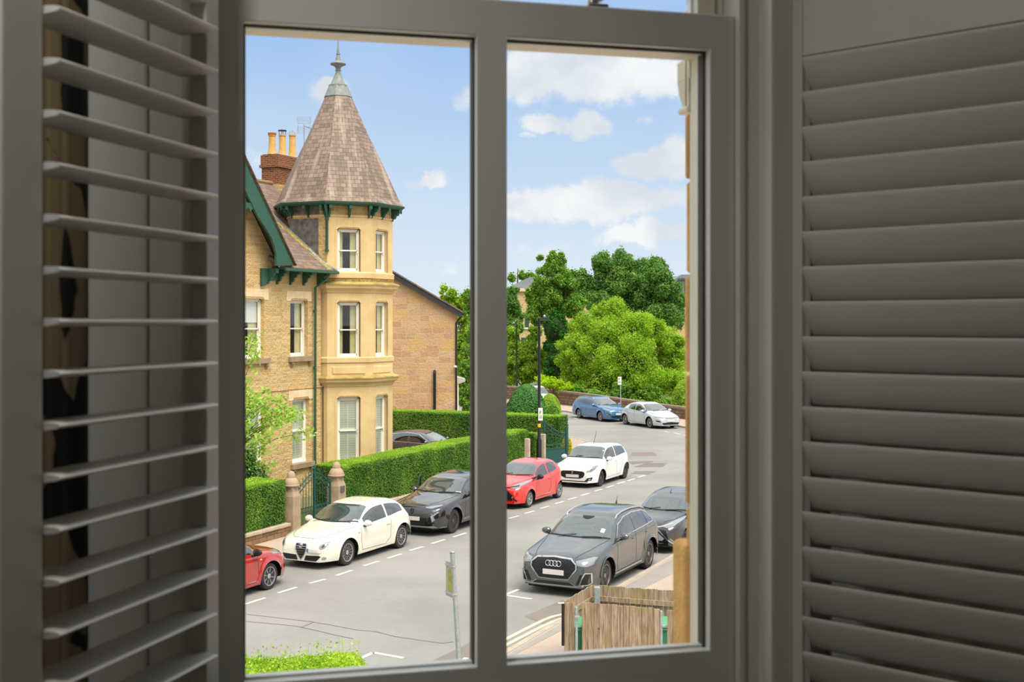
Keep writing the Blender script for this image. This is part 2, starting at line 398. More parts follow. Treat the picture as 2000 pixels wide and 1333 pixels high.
# near side of the street
nk = [WP(s,t) for s, t in [(-20,9.72),(24,9.72),(60,9.55)]]
gpoly('pavement', [WP(-20,9.72),WP(-20,-30),WP(60,-30),WP(60,9.55),WP(24,9.72)], .10, PAVE, thick=.1)
tag(strip('kerb', [(p.x,p.y) for p in inset(nk, -.06)], .13, .112, KERB, thick=.11), kind='structure')
gpoly('tarmac_strip', [WP(14,9.58),WP(60,9.43),WP(60,8.9),WP(28.6,8.95),WP(20.6,9.42),WP(14,9.5)], .104, PAVEG)
# far pavement and the wall behind the street's bend
fw = [G(px, py) for px, py in [(1390,829),(1345,823),(1290,816.5),(1225,808),(1160,800.5),(1110,795),(1060,789),(1000,783),(940,778),(880,775)]]
fkk = [G(px, py) for px, py in [(1390,845),(1345,837.5),(1320,833.5),(1225,821),(1127,809.5),(1110,806),(1060,800),(1000,793),(940,787),(880,783)]]
gpoly('pavement', [(p.x,p.y) for p in fkk+fw[::-1]], .09, PAVE, thick=.09)
tag(strip('kerb', [(p.x,p.y) for p in fkk], .16, .10, KERB, thick=.1), kind='structure')
gpoly('ground_beyond_the_wall', [(p.x,p.y) for p in fw]+[(-80,100),(-120,240),(120,240),(60,60)], .02, SOIL)
# worn patches and markings
for k, pts in enumerate([[(1235,884),(1278,884),(1284,891),(1232,891)], [(1226,902),(1278,901),(1272,904),(1234,908)], [(1262,905),(1304,905),(1294,913),(1236,913)],
             [(1240,921),(1283,921),(1268,927),(1228,930)], [(1024,1205),(1100,1172),(1120,1200),(1075,1225)], [(760,1333),(930,1250),(930,1333)]]):
    gpoly('asphalt_patch', [G(*p) for p in pts], .003, PATCH)
for pts in ([(30,960),(120,970),(250,985),(380,1000),(500,1020),(640,1047),(740,1055),(850,1083),(1000,1105),(1110,1120),(1170,1112)],[(30,1000),(150,1010),(300,1025),(420,1050),(520,1075),(620,1095)],[(340,1030),(400,1005)]):
    q_ = [G(470+a/2.817, 860+b_/2.817) for a, b_ in pts]; tag(strip('road_crack', [(p.x,p.y) for p in q_], .022, .004, simple('crack_tar', rgb(96,88,80), .9) if 'crack_tar' not in MATS else MATS['crack_tar']), kind='structure')
def mark(pairs, mat=WHITEL, wd=.10, name='road_marking'):
    for (a, b) in pairs:
        A = G(*a); B = G(*b); tag(strip(name, [(A.x,A.y),(B.x,B.y)], wd, .006, mat), kind='structure')
def zp(o, sc, pr): return [((o[0]+a/sc, o[1]+b/sc), (o[0]+c/sc, o[1]+d/sc)) for a, b, c, d in pr]
mark(zp((470,860), 2.817, [(25,905,135,870),(205,843,308,812),(380,790,467,767),(528,747,613,718),(677,694,760,668),(810,652,884,628),(930,610,1003,588),(1050,572,1122,549),(1170,535,1240,512)]))
mark(zp((970,840), 2.898, [(70,503,125,488),(160,475,213,460),(248,447,295,433),(330,420,380,406),(405,396,452,383),(477,373,525,360),(555,348,597,337),(620,329,662,316),(683,306,724,295),(742,290,780,278),(800,270,840,259),(40,940,125,905),(48,938,198,960)]))
mark(zp((1110,720), 8.333, [(90,808,150,826),(1560,1028,1640,1042),(1720,1050,1810,1070),(1890,1085,1950,1097)]))
mark([((700,1289),(729,1276)),((729,1276),(788,1286.5)),((663,1306),(676,1300)),((846,1298),(868,1303)),((905,1290),(912,1286)),((1090,1179),(1104,1179)),((1233,928.4),(1260,929)),((1176,1107),(1186,1105))])
mark([((1105,853),(1125,857)),((1125,857),(1150,865))], mat=KERB, wd=.2)
for off in (0, 11):
    p = [G(940,1272+off), G(987,1250+off*1.05), G(1030,1228+off*1.05), G(1062,1212+off), G(1080,1205+off*.9), G(1098,1201+off*.7), G(1135,1192+off*.6), G(1180,1172+off*.6)]
    tag(strip('road_marking', [(q.x,q.y) for q in p], .10, .006, YELL), kind='structure')

# ================================================================ the room we look from
WO = Vector((-.444, 2.0, EYE)); WPSI = atan2(.2487, .9686)
def wobj(name, mat, mb, parent=None, **kw):
    o = mb.build(name, mat, parent, **kw)
    if parent is None: o.location = WO; o.rotation_euler = (0,0,WPSI)
    return o
WALLM = simple('dim_room_wall_paint', rgb(196,190,176), .8, var=.03)
CEILM = simple('ceiling_paint', rgb(226,224,216), .85)
FLOORM = simple('carpet', rgb(120,108,92), .95, var=.1)
HB, HT = -.79, 1.06      # bottom and top of the window opening, relative to the eye
mb = MB()
for (a0,a1,h0,h1) in [(-1.9,-.13,-1.55,1.3),(1.06,2.7,-1.55,1.3),(-.13,1.06,-1.55,HB),(-.13,1.06,HT,1.3)]: mb.box(a0,a1,-.03,.085,h0,h1)
tag(wobj('wall_front', WALLM, mb), kind='structure')
for nm, b in [('wall_left', (-2.0,-1.9,-5.2,.1,-1.55,1.3)),('wall_right', (2.7,2.8,-5.2,.1,-1.55,1.3)),('wall_back', (-2.0,2.8,-5.3,-5.2,-1.55,1.3))]:
    tag(wobj(nm, WALLM, MB().box(*b)), kind='structure')
tag(wobj('ceiling', CEILM, MB().box(-2,2.8,-5.3,.1,1.3,1.4)), kind='structure')
tag(wobj('floor', FLOORM, MB().box(-2,2.8,-5.3,.1,-1.65,-1.55)), kind='structure')
# window: empty with its members; lower sash nearer, upper sash behind it
win = empty('window_1', WO, WPSI, kind='structure')
AL, AR, BL, BR, ST_, SB = -.004, .833, .3957, .4491, .5015, -.606
def member(poly_in, poly_out):
    """a sash bar whose front face (e=0) narrows to its front edge with a moulded bevel"""
    vs = [Vector(p) for p in poly_in]+[Vector(p) for p in poly_out]
    return vs
def sash(name, a0, a1, h0, h1, stile, toprail, botrail, e0, e1, bars, ch=.002):
    mb = MB(); i0, i1 = a0+stile, a1-stile; j0, j1 = h0+botrail, h1-toprail
    def ring(x0,x1,z0,z1,e): return [(x0,e,z0),(x1,e,z0),(x1,e,z1),(x0,e,z1)]
    rings = [ring(a0,a1,h0,h1,e1), ring(a0,a1,h0,h1,e0+.003), ring(a0+.003,a1-.003,h0+.003,h1-.003,e0)]
    rings += [ring(i0,i1,j0,j1,e0), ring(i0+.002,i1-.002,j0+.002,j1-.002,e0+.001), ring(i0+ch,i1-ch,j0+ch,j1-ch,e0+.018), ring(i0+ch,i1-ch,j0+ch,j1-ch,e0+.026)]
    vs = sum(rings, []); fs = []
    for r in range(len(rings)-1):
        for k in range(4): fs.append((r*4+k, r*4+(k+1)%4, (r+1)*4+(k+1)%4, (r+1)*4+k))
    mb.add(vs, fs)
    mb.box(i0-.001,i0+.006,e0+.026,e1,j0,j1); mb.box(i1-.006,i1+.001,e0+.026,e1,j0,j1); mb.box(i0,i1,e0+.026,e1,j0,j0+.006); mb.box(i0,i1,e0+.026,e1,j1-.006,j1)
    o = mb.build(name, PAINT, win)
    for (b0,b1) in bars:
        m2 = MB(); m2.add([(b0,e0,j0),(b1,e0,j0),(b1,e0+.004,j0),(b1,e0+.022,j0),(b1-.008,e0+.044,j0),(b0+.008,e0+.044,j0),(b0,e0+.022,j0),
                   (b0,e0,j1),(b1,e0,j1),(b1,e0+.004,j1),(b1,e0+.022,j1),(b1-.008,e0+.044,j1),(b0+.008,e0+.044,j1),(b0,e0+.022,j1)],
                  [(k, (k+1)%7, 7+(k+1)%7, 7+k) for k in range(7)])
        m2.build('glazing_bar', PAINT, o)
    return o, i0, i1, j0, j1
lo, i0, i1, j0, j1 = sash('lower_sash', AL-.048, AR+.0506, SB-.105, ST_+.063, .048, .063, .105, 0, .045, [(BL,BR)])
g = MB()
g.box(AL+.002,BL+.004,.028,.032,SB+.002,ST_-.002)
g.build('pane', GLASSR, lo); MB().box(BR-.004,AR-.002,.028,.032,SB+.002,ST_-.002).build('pane', GLASSR, lo)
s2 = MB()    # dark line round each pane, standing for shade in the deep reveal
for (x0,x1) in [(AL+.001,BL),(BR,AR-.001)]:
    s2.box(x0,x0+.003,.024,.046,SB+.001,ST_-.001); s2.box(x1-.003,x1,.022,.046,SB+.001,ST_-.001)
    s2.box(x0,x1,.020,.046,ST_-.004,ST_-.001)
s2.build('reveal_shade', REVEAL_SHADE, lo)
lift = MB().lathe([(.004,0),(.012,-.004),(.012,-.012),(.006,-.016)], 16, Matrix.Translation((.655,0,SB-.082)), axis='y')
lift.tube([(.655,-.01,SB-.085),(.655,-.03,SB-.088),(.655,-.034,SB-.10)], .006, 8)
lift.build('sash_lift', BLACKP, lo, smooth=True)
MB().lathe([(.0005,-.006),(.006,-.003),(.006,.001)], 12, Matrix.Translation((.69,0,SB-.088)), axis='y').build('lift_glint', CHROME, lo, smooth=True)  # chrome dot standing for a highlight beside the lift
us, a_, b_, c_, d_ = sash('upper_sash', AL-.048, AR+.0506, ST_+.004, 1.04, .05, .05, .058, .05, .092, [(BL,BR)])
MB().box(a_+.005,b_-.005,.078,.082,c_+.005,d_-.005).build('pane', GLASSR, us)
# sash fastener on the meeting rail
cat = MB().rbox(.60,.64,.004,.05,ST_+.063,ST_+.070,.003); cat.tube([(.61,.02,ST_+.07),(.625,.024,ST_+.082),(.648,.024,ST_+.098)], [.006,.007,.008], 10)
cat.lathe([(.012,0),(.012,.01),(.006,.014)], 14, Matrix.Translation((.615,.022,ST_+.068)))
cat.build('sash_fastener', SILVER, lo, smooth=True)
# box frame: linings, beads
mb = MB()
for (x0,x1) in [(-.13,-.048),(AR+.0506,1.06)]: mb.box(x0,x1,-.012,.095,HB,HT)
mb.box(-.13,1.06,-.012,.095,1.04,HT)
mb.box(-.13,1.06,-.0,.11,HB,SB-.105)
wobj('frame', PAINT, mb, win)
mb = MB()
for sgn, x in [(1,AR+.0506),(-1,-.048)]:
    def bx(p,q,e0,e1): mb.rbox(min(x+sgn*p,x+sgn*q),max(x+sgn*p,x+sgn*q),e0,e1,HB,HT,.004)
    bx(-.002,.012,-.020,.0); bx(.0414,.11,-.062,-.005)
mb.build('staff_bead', PAINT, win, smooth=False)
# outside of the opening: cream frame, stone reveal, bracket and sill block
mb = MB(); mb.box(AR-.001,AR+.04,.050,.092,SB-.10,1.06); mb.box(-.05,AR+.04,.046,.092,ST_-.004,ST_+.03); mb.box(AR-.004,AR+.03,.046,.060,SB-.1,1.06)
mb.box(AL-.05,AL,.050,.092,SB-.1,1.06)
wobj('outer_frame', CREAM, mb, win)
mb = MB()
jn = [-1.6,-.95,-.61,-.352,-.10,.09,.27,.40,.60,.85,1.2]
for k in range(len(jn)-1):
    x = AR-.006+.002*((k*7)%3)
    dz = .107+.003*((k*5)%3)
    mb.rbox(x, AR+.5, .092, dz, jn[k]+.003, jn[k+1]-.003, .006)
STONEO = simple('orange_gritstone', rgb(238,184,112), .9, var=.18, vscale=9, bump=.6, bscale=90)
tag(wobj('wall_outer_stone', STONEO, mb), kind='structure')
mb = MB().rbox(AR-.01,AR+.5,.09,.165,SB-.3,-.425,.014,seg=3)
tag(wobj('stone_sill_block', STONEO, mb), kind='structure')
mb = MB().rbox(AR-.004,AR+.25,.085,.150,.462,.505,.004); mb.prism([(.09,.464),(.145,.464),(.138,.44),(.118,.412),(.09,.412)], AR-.004, AR+.2, 'yz'); mb.rbox(AR-.008,AR+.25,.088,.136,.400,.412,.004)
wobj('corbel', CREAM, mb, win)
# ---- plantation shutters
def shutter(name, label, hinge, direc, side, l0, l1, width, tilt, h_first, dh, n, hrail):
    root = empty(name, (hinge[0], hinge[1], EYE), atan2(direc[1], direc[0]), label, 'shutter', 'plantation shutters either side of the window')
    t = .014; fr = MB()
    fr.rbox(0,l0,-t,t,-.98,.98,.003); fr.rbox(l1,width,-t,t,-.98,.98,.003)
    fr.rbox(l0,l1,-t,t,hrail,.98,.002); fr.rbox(l0,l1,-t,t,-.98,-.86,.002)
    fr.build('frame', PAINTG, root)
    pts = []
    for k in range(18):
        a = 2*pi*k/18; pts.append((.0365*cos(a)*(1 if abs(cos(a))<.98 else .99), .0052*sin(a)*(abs(sin(a))**-.25 if abs(sin(a))>.05 else 1)))
    R = Matrix.Rotation(tilt, 4, 'X'); first = None
    for k in range(n):
        if first is None:
            mb = MB().prism([(p[0],p[1]) for p in pts], l0+.002, l1-.002, 'yz', M=R)
            first = mb.build('louvre', PAINTG, root, autos=radians(50)); o = first
        else:
            o = first.copy(); COL.objects.link(o); o.parent = root
        o.location = (0,0,h_first-dh*k)
    return root
shutter('shutter_panel', 'white louvred shutter with its slats tipped open, dark curtain behind', (-.469,1.876), (-.268,-.963), 1, .040, .4256, .50, radians(2), .443, .0635, 19, .485)
shutter('shutter_panel', 'white louvred shutter with slats tilted nearly shut, beside the stone reveal', (.4998,2.2074), (.747,-.664), 1, .0443, .52, .565, radians(-62), .444, .0629, 20, .478)
mb = MB().rbox(-.10,-.060,-.10,-.012,HB,HT,.003)
mb.rbox(.975,.998,-.075,-.012,HB,HT,.003)
tag(wobj('trim_1', PAINT, mb), kind='structure')
mb = MB().rbox(-.243,-.152,-.075,-.03,-1.55,1.3,.006); mb.rbox(-.152,-.10,-.036,-.03,-1.55,1.3,.002)
tag(wobj('trim_2', PAINT, mb), kind='structure')
mb = MB().rbox(1.06,1.16,-.06,-.03,-1.55,1.3,.005)
tag(wobj('trim_3', PAINT, mb), kind='structure')
# curtain
m, t, b, o = mat_new('dark_patterned_curtain'); obj = t.add('ShaderNodeTexCoord').outputs['Object']
wv = t.vmath('SCALE', t.noise(obj, 5, 3, .5, out=1)); wv.node.inputs[3].default_value = .10
vo = t.add('ShaderNodeTexVoronoi', feature='F1', i_Scale=3.6); t.l.new(t.vmath('ADD', obj, wv), vo.inputs['Vector'])
ring = t.math('PINGPONG', vo.outputs[0], .17)
c = t.mix(t.smooth(ring, .075, .095), rgb(132,114,84), rgb(10,9,8)); t.put(b.inputs['Base Color'], c); b.inputs['Roughness'].default_value = .8
vs = []; n = 60
for k in range(n+1):
    a = -.66+.418*k/n
    e = -.10+.018*sin(k*.75)+.006*sin(k*2.1)
    vs += [(a,e,-1.5),(a,e,1.2),(a,e+.004,-1.5),(a,e+.004,1.2)]
fs = [(4*k,4*k+4,4*k+5,4*k+1) for k in range(n)]+[(4*k+2,4*k+3,4*k+7,4*k+6) for k in range(n)]
cu = mk('curtain', vs, fs, MATS['dark_patterned_curtain'], smooth=True); cu.location = WO; cu.rotation_euler = (0,0,WPSI)
tag(cu, 'dark brown curtain with black swirl pattern hanging behind the open louvres', 'curtain')
# unseen lamp, added to brighten the window frame and shutters
cl = empty('fill_lamp', WO+Vector((-.16,-.97,1.20)), 0, 'unseen round opal lamp added to brighten the dim room', 'lamp')
MB().lathe([(.02,.08),(.15,.07),(.16,.04),(.14,.0),(.09,-.03),(.02,-.04)], 32).build('fill_lamp_globe', simple('fill_lamp_glow', (1,.93,.82,1), .3, emit=2.0), cl, smooth=True)
ld = bpy.data.lights.new('fill_light', 'AREA'); ld.shape = 'DISK'; ld.size = .3; ld.energy = 8.5; ld.color = (1,.985,.955)
lo_ = bpy.data.objects.new('fill_light', ld); COL.objects.link(lo_); lo_.parent = cl; lo_.location = (0,0,-.06)
# ================================================================ the stone house with the turret
HS, HT0 = 36.0, 24.5
house = empty('house', WP(HS, HT0), PHI, 'sandstone villa with a slate-coned corner turret and green bargeboards', 'house')
def hl(s, t, z): return Vector((s-HS, t-HT0, z))
def frameM(o, xd):
    """x along a wall, y into the wall, z up"""
    xd = Vector(xd).normalized(); yd = Vector((-xd.y, xd.x, 0))
    M = Matrix.Identity(4); M.col[0][:3] = xd; M.col[1][:3] = yd; M.col[2][:3] = (0,0,1); M.col[3][:3] = o; return M
def wall_mb(M, u0, u1, z0, z1, holes, th=.3, mb=None):
    mb = mb or MB(); us = sorted({u0,u1,*[h[0] for h in holes],*[h[1] for h in holes]}); zs = sorted({z0,z1,*[h[2] for h in holes],*[h[3] for h in holes]})
    us = [x for x in us if u0 <= x <= u1]; zs = [x for x in zs if z0 <= x <= z1]
    for a, b in zip(us, us[1:]):
        run = None
        for c, d in zip(zs, zs[1:]):
            inside = any(h[0]-1e-6 <= a and b <= h[1]+1e-6 and h[2]-1e-6 <= c and d <= h[3]+1e-6 for h in holes)
            if inside:
                if run: mb.box(a,b,0,th,run[0],run[1],M); run = None
            else: run = (run[0] if run else c, d)
        if run: mb.box(a,b,0,th,run[0],run[1],M)
    return mb
BLIND = simple('pale_louvred_blind', rgb(226,230,214), .6)
def _slatted():
    m, t, b, o = mat_new('slatted_shutter_white'); obj = t.add('ShaderNodeTexCoord').outputs['Object']
    z = t.add('ShaderNodeSeparateXYZ', i_0=obj).outputs[2]; k = t.math('FRACT', t.math('MULTIPLY', z, 1/.085))
    bp = t.add('ShaderNodeBump', i_Strength=1.0, i_Distance=.03, i_Height=k); t.l.new(bp.outputs[0], b.inputs['Normal'])
    t.put(b.inputs['Base Color'], t.mix(t.smooth(k, .0, .18), rgb(150,156,140), rgb(234,238,222))); return m
SLAT = _slatted()
CURT = simple('cream_curtain_cloth', rgb(214,206,160), .8, var=.1, vscale=9)
DARKROOM = simple('dark_interior', rgb(60,62,56), .95)
LACE = simple('net_blind', rgb(232,236,232), .8)
def sash_win(parent, M, u0, u1, z0, z1, inside='dark', dep=.15, label=None):
    w_ = u1-u0; fr = MB(); f = .055
    fr.box(u0,u0+f,dep,dep+.1,z0,z1,M); fr.box(u1-f,u1,dep,dep+.1,z0,z1,M); fr.box(u0,u1,dep,dep+.1,z1-f,z1,M); fr.box(u0,u1,dep-.02,dep+.1,z0,z0+.05,M)
    zm = (z0+z1)/2+.02
    a, b = u0+f, u1-f
    def ring(d0, y0, y1, s, br, tr):
        fr.box(a,a+s,d0,d0+.04,y0,y1,M); fr.box(b-s,b,d0,d0+.04,y0,y1,M); fr.box(a,b,d0,d0+.04,y0,y0+br,M); fr.box(a,b,d0,d0+.04,y1-tr,y1,M)
    ring(dep+.02, zm-.045, z1-f, .045, .045, .05); ring(dep+.055, z0+.05, zm, .05, .08, .045)
    fr.rbox(b-.03,b+.0,dep+.0,dep+.03,zm-.11,zm-.045,.008,M)
    wo = fr.build('sash_window', WHITE, parent)
    MB().box(a+.03,b-.03,dep+.04,dep+.044,zm,z1-f-.03,M).build('pane', GLASSW, wo); MB().box(a+.03,b-.03,dep+.074,dep+.078,z0+.1,zm-.03,M).build('pane', GLASSW, wo)
    q = MB()
    if inside == 'shutter':
        for k in range(2):
            x0 = a+.02+(b-a-.04)*k/2; q.box(x0+.012,x0+(b-a-.04)/2-.012,dep+.092,dep+.106,z0+.05,z1-f,M)
        q.build('louvred_blind', SLAT, wo)
        e = MB()
        for k in range(3): x0 = a+.02+(b-a-.04)*k/2; e.box(x0-.012,x0+.012,dep+.088,dep+.112,z0+.05,z1-f,M)
        e.box(a,b,dep+.088,dep+.112,zm-.03,zm+.03,M); e.build('blind_frame', BLIND, wo)
    else:
        for side in (0,1):
            n = 26; cw = w_*(.24 if side == 0 else .34); x0 = a-.02 if side == 0 else b+.02-cw; vs = []
            for k in range(n+1):
                x = x0+cw*k/n; y = dep+.145+.022*sin(k*1.25)
                vs += [M@Vector((x,y,z0-.1)), M@Vector((x,y,z1))]
            q.add(vs, [(2*k,2*k+2,2*k+3,2*k+1) for k in range(n)])
        q.build('curtain', CURT, wo, smooth=True)
        if inside == 'blind': MB().box(a+.02,b-.02,dep+.095,dep+.10,zm+.18,z1-f,M).build('roller_blind', LACE, wo)
    MB().box(u0-.3,u1+.3,dep+1.0,dep+1.02,z0-.3,z1+.3,M).build('room_backing', DARKROOM, wo)
    if label: wo['label'] = label
    return wo
# ---- facade parallel to the street
FM = frameM(hl(0+HS-0, HT0, 0)-Vector((0,0,0)), (1,0,0))          # u = s-36
def su(px, t=24.5): return S_at(px, t)-HS
Yf = YY(S_at(585,24.5), 24.5)
uA = (su(478)-.35, su(516)); uB = (su(567), su(601)); uB0 = (su(571), su(604)); uA0 = (uA[0], su(517))
zB = (Z_at(697,Yf), Z_at(587,Yf)); zB0 = (Z_at(905.5,Yf), Z_at(780,Yf)); zA = (Z_at(701,YY(S_at(500,24.5),24.5)), Z_at(583.5,YY(S_at(500,24.5),24.5)))
holes = [(uA[0],uA[1],zA[0],zA[1]), (uB[0],uB[1],zB[0],zB[1]), (uB0[0],uB0[1],zB0[0],zB0[1]), (uA0[0],uA0[1],zB0[0],zB0[1])]
wl = -10.5; apex = -6.7; g_foot = su(572, 23.95)
p_out = (su(478,23.95), Z_at(322,YY(S_at(478,23.95),23.95))); p_in = (g_foot, Z_at(522,YY(S_at(572,23.95),23.95)))
slope = (p_out[1]-p_in[1])/(p_in[0]-p_out[0])
mb = wall_mb(FM, wl, .15, 0, 8.15, holes)
za = p_in[1]+slope*(p_in[0]-apex)
xg = p_in[0]+(p_in[1]-8.15)/slope; wall_top = [(2*apex-xg,8.15),(xg-.03,8.15),(apex,za-.04)]
mb.prism([(wl,8.1)]+wall_top[1:]+[(wl,8.15+max(0,(za-8.15)*(1-(apex-wl)/(xg-apex))))], 0, .3, 'xz')
mb.build('front_wall', STONE, house)
# back and side walls (closing the building)
mb = MB(); mb.box(wl,4.0,6.6,6.9,0,8.3); mb.box(3.75,4.05,.9,6.9,0,8.3); mb.box(wl,wl+.3,0,6.9,0,8.3); mb.box(wl,4.0,.3,6.9,3.9,4.0); mb.box(wl,4.0,.3,6.9,7.9,8.0)
mb.build('side_wall', STONE2, house)
sash_win(house, FM, *uA, *zA, 'blind'); sash_win(house, FM, *uB, *zB, 'curtain'); sash_win(house, FM, *uB0, *zB0, 'shutter'); sash_win(house, FM, *uA0, *zB0, 'shutter')
# lintels and sills
def lintel(u0, u1, z, h=.32):
    mb = MB(); mb.prism([(u0-.22,z-.03),(u0-.22,z+h),(u1+.22,z+h),(u1+.22,z-.03),(u1+.0,z-.03),(u1-.07,z+.06),(u0+.07,z+.06),(u0,z-.03)], -.015, .12, 'xz'); return mb.build('lintel', simple_l, house)
simple_l = simple('pale_dressed_lintel', rgb(232,206,164), .85, var=.12, vscale=2.5, bump=.2)
lintel(*uB, zB[1]); lintel(*uB0, zB0[1]); lintel(*uA, zA[1])
for (u0,u1,z) in [(uB[0],uB[1],zB[0]),(uB0[0],uB0[1],zB0[0]),(uA[0],uA[1],zA[0]),(uA0[0],uA0[1],zB0[0])]:
    mb = MB(); mb.rbox(u0-.12,u1+.22,-.13,.14,z-.17,z+.01,.01)
    for x in (u0-.0,u1+.02): mb.prism([(-.10,z-.17),(-.10,z-.24),(-.03,z-.36),(0,z-.36),(0,z-.17)], x, x+.10, 'yz')
    mb.build('window_sill', SILL, house)
MB().rbox(wl,.2,-.03,.0,3.93,3.99,.01).build('string_course', STONE, house)
# ---- turret: a regular octagon
TC = Vector((2.15, .58, 0)); AP = 1.90; RC = AP/cos(pi/8); FL = 2*AP*math.tan(pi/8)
def octv(k, r=RC, z=0): a = -pi/2-pi/8+k*pi/4; return Vector((TC.x+r*cos(a), TC.y+r*sin(a), z))
def octring(r): return [octv(k, r) for k in range(8)]
def oct_loft(prof, mb=None):
    mb = mb or MB(); vs = []
    for r, z in prof: vs += [octv(k, r/cos(pi/8), z) for k in range(8)]
    m_ = len(prof); fs = [(i*8+k, i*8+(k+1)%8, (i+1)*8+(k+1)%8, (i+1)*8+k) for i in range(m_-1) for k in range(8)]
    fs += [tuple(range(8))[::-1], tuple((m_-1)*8+k for k in range(8))]
    return mb.add(vs, fs)
# faces: 0 = towards the street (v0..v1), 7 = canted to the camera side (v7..v0), 6 = facing down the street
Zs2 = Z_at(538, 43.4); 
Zc2 = Z_at(561, 43.2); Zs1 = Z_at(703, 43.4); Zc1 = Z_at(745, 43.2); Zstr = Z_at(424, 43.4)
wz = [(1.15, Z_at(776,43.5)), (Z_at(698,43.5), Z_at(590,43.5)), (Z_at(531,43.5), Z_at(447,43.5))]
ow = (.355, 1.215)
tw = MB(); turret = []
for k in range(8):
    a = octv(k); b = octv((k+1)%8); M = frameM(a, b-a)
    hs = [(ow[0], ow[1], z0, z1) for z0, z1 in wz] if k in (7,0,1) else []
    wall_mb(M, 0, FL, 0, Zstr, hs, th=.26, mb=tw)
tw.build('turret_wall', ASHLAR, house)
kinds = ['shutter','curtain','curtain']
for k in (7,0):
    a = octv(k); b = octv((k+1)%8); M = frameM(a, b-a)
    for (z0,z1), kd in zip(wz, kinds): sash_win(house, M, ow[0]+.03, ow[1]-.03, z0, z1-.02, kd, dep=.12)
    for (z0,z1) in wz:
        hm = MB(); hm.prism([(ow[0]-.07,z1-.04),(ow[0]-.0,z1+.10),(ow[1]+.0,z1+.10),(ow[1]+.07,z1-.04),(ow[1]-.0,z1-.04),(ow[1]-.09,z1+.045),(ow[0]+.09,z1+.045),(ow[0],z1-.04)][::-1], -.022, .04, 'xz', M=M)
        hm.box(ow[0]-.07,ow[0],-.012,.05,z0,z1-.04,M); hm.box(ow[1],ow[1]+.07,-.012,.05,z0,z1-.04,M)
        hm.build('window_surround', ASHLAR, house)
    pm = MB()
    zc = (Zs1-.16+Zc1+.12)/2
    pm.rbox(.18,FL-.18,-.03,.02,zc-.11,zc+.15,.02,M); pm.build('carved_panel', ASHLAR, house)
oct_loft([(AP-.1,Zstr-.0),(AP+.03,Zstr),(AP+.05,Zstr+.05),(AP+.0,Zstr+.09),(AP-.1,Zstr+.09)]).build('string_course', ASHLAR, house)
oct_loft([(AP-.1,Zstr+.08),(AP-.01,Zstr+.08),(AP-.01,Zstr+.55),(AP-.1,Zstr+.55)]).build('turret_frieze', STONE, house)
for Zc, drop in ((Zc2,1), (Zc1,0)):
    oct_loft([(AP-.1,Zc-.24),(AP+.03,Zc-.20),(AP+.05,Zc-.12),(AP+.16,Zc-.05),(AP+.18,Zc-.03),(AP+.20,Zc+.05),(AP+.23,Zc+.07),(AP+.23,Zc+.11),(AP+.0,Zc+.20),(AP-.1,Zc+.20)]).build('cornice', MOSSY if 0 else ASHLAR, house)
    oct_loft([(AP+.19,Zc+.075),(AP+.245,Zc+.08),(AP+.245,Zc+.12),(AP+.01,Zc+.215),(AP-.02,Zc+.2)]).build('weathered_ledge', MOSSY, house)
oct_loft([(AP-.1,Zs2-.1),(AP+.05,Zs2-.1),(AP+.06,Zs2+.08),(AP-.0,Zs2+.13),(AP-.1,Zs2+.13)]).build('sill_band', ASHLAR, house)
oct_loft([(AP-.1,Zs1-.1),(AP+.04,Zs1-.1),(AP+.05,Zs1+.06),(AP-.0,Zs1+.10),(AP-.1,Zs1+.10)]).build('sill_band', ASHLAR, house)
oct_loft([(AP-.1,Zc2+.2),(AP+.04,Zc2+.2),(AP+.03,Zs2-.1),(AP-.1,Zs2-.1)]).build('rock_band', masonry('mossy_rock_band', rgb(196,166,100), rgb(170,142,86), rgb(150,130,80), .5, .17, .012, bump=1, rock=1, dist=.06, stain=rgb(120,112,50)), house)
oct_loft([(AP-.1,0),(AP+.08,0),(AP+.08,.5),(AP+.0,.6),(AP-.1,.6)]).build('plinth', ASHLAR, house)
# rock-faced strip and lead sheet on the face looking down the street (face 6), above the main roof
M6 = frameM(octv(6), octv(7)-octv(6))
MB().box(FL-.36,FL+.0,-.02,.01,8.0,Zstr,M6).build('quoin_strip', STONE, house)
MB().box(-.05,FL-.36,-.025,.01,8.2,Zstr-.05,M6).build('lead_cladding', LEAD, house)
MB().box(-.05,FL-.36,-.012,.02,Zstr+.1,Zstr+.5,M6).build('lead_cladding', LEAD, house)
# eaves, brackets, roof, finial of the turret
ER = AP+.36; Ze = Zstr+.42
oct_loft([(AP-.2,Ze-.02),(ER-.02,Ze-.02),(ER,Ze),(ER+.02,Ze+.07),(AP,Ze+.07)]).build('eaves_board', GREEN, house)
oct_loft([(ER-.03,Ze+.02),(ER+.05,Ze+.03),(ER+.07,Ze+.10),(ER-.03,Ze+.10)]).build('gutter', GREEN, house)
bprof = [(0,0),(-.34,0),(-.34,-.10),(-.27,-.12),(-.25,-.20),(-.17,-.22),(-.13,-.33),(-.06,-.35),(-.04,-.42),(0,-.42)]
def bracket(M, x, z, sc=1.0, w_=.075, mat=GREEN):
    mb = MB(); mb.prism([(a*sc, z+b*sc) for a, b in bprof], x-w_/2, x+w_/2, 'yz', M=M)
    mb.rbox(x-w_*.8, x+w_*.8, -.36*sc, -.33*sc, z-.13*sc, z, .008, M); return mb.build('bracket', mat, house)
for k in (5,6,7,0,1,2):
    a = octv(k); b = octv((k+1)%8); M = frameM(a, b-a)
    for x in ((.06, FL/2, FL-.06) if k != 1 else (.06, FL/2)): bracket(M, x, Ze-.02)
ra = Z_at(190,45.3)
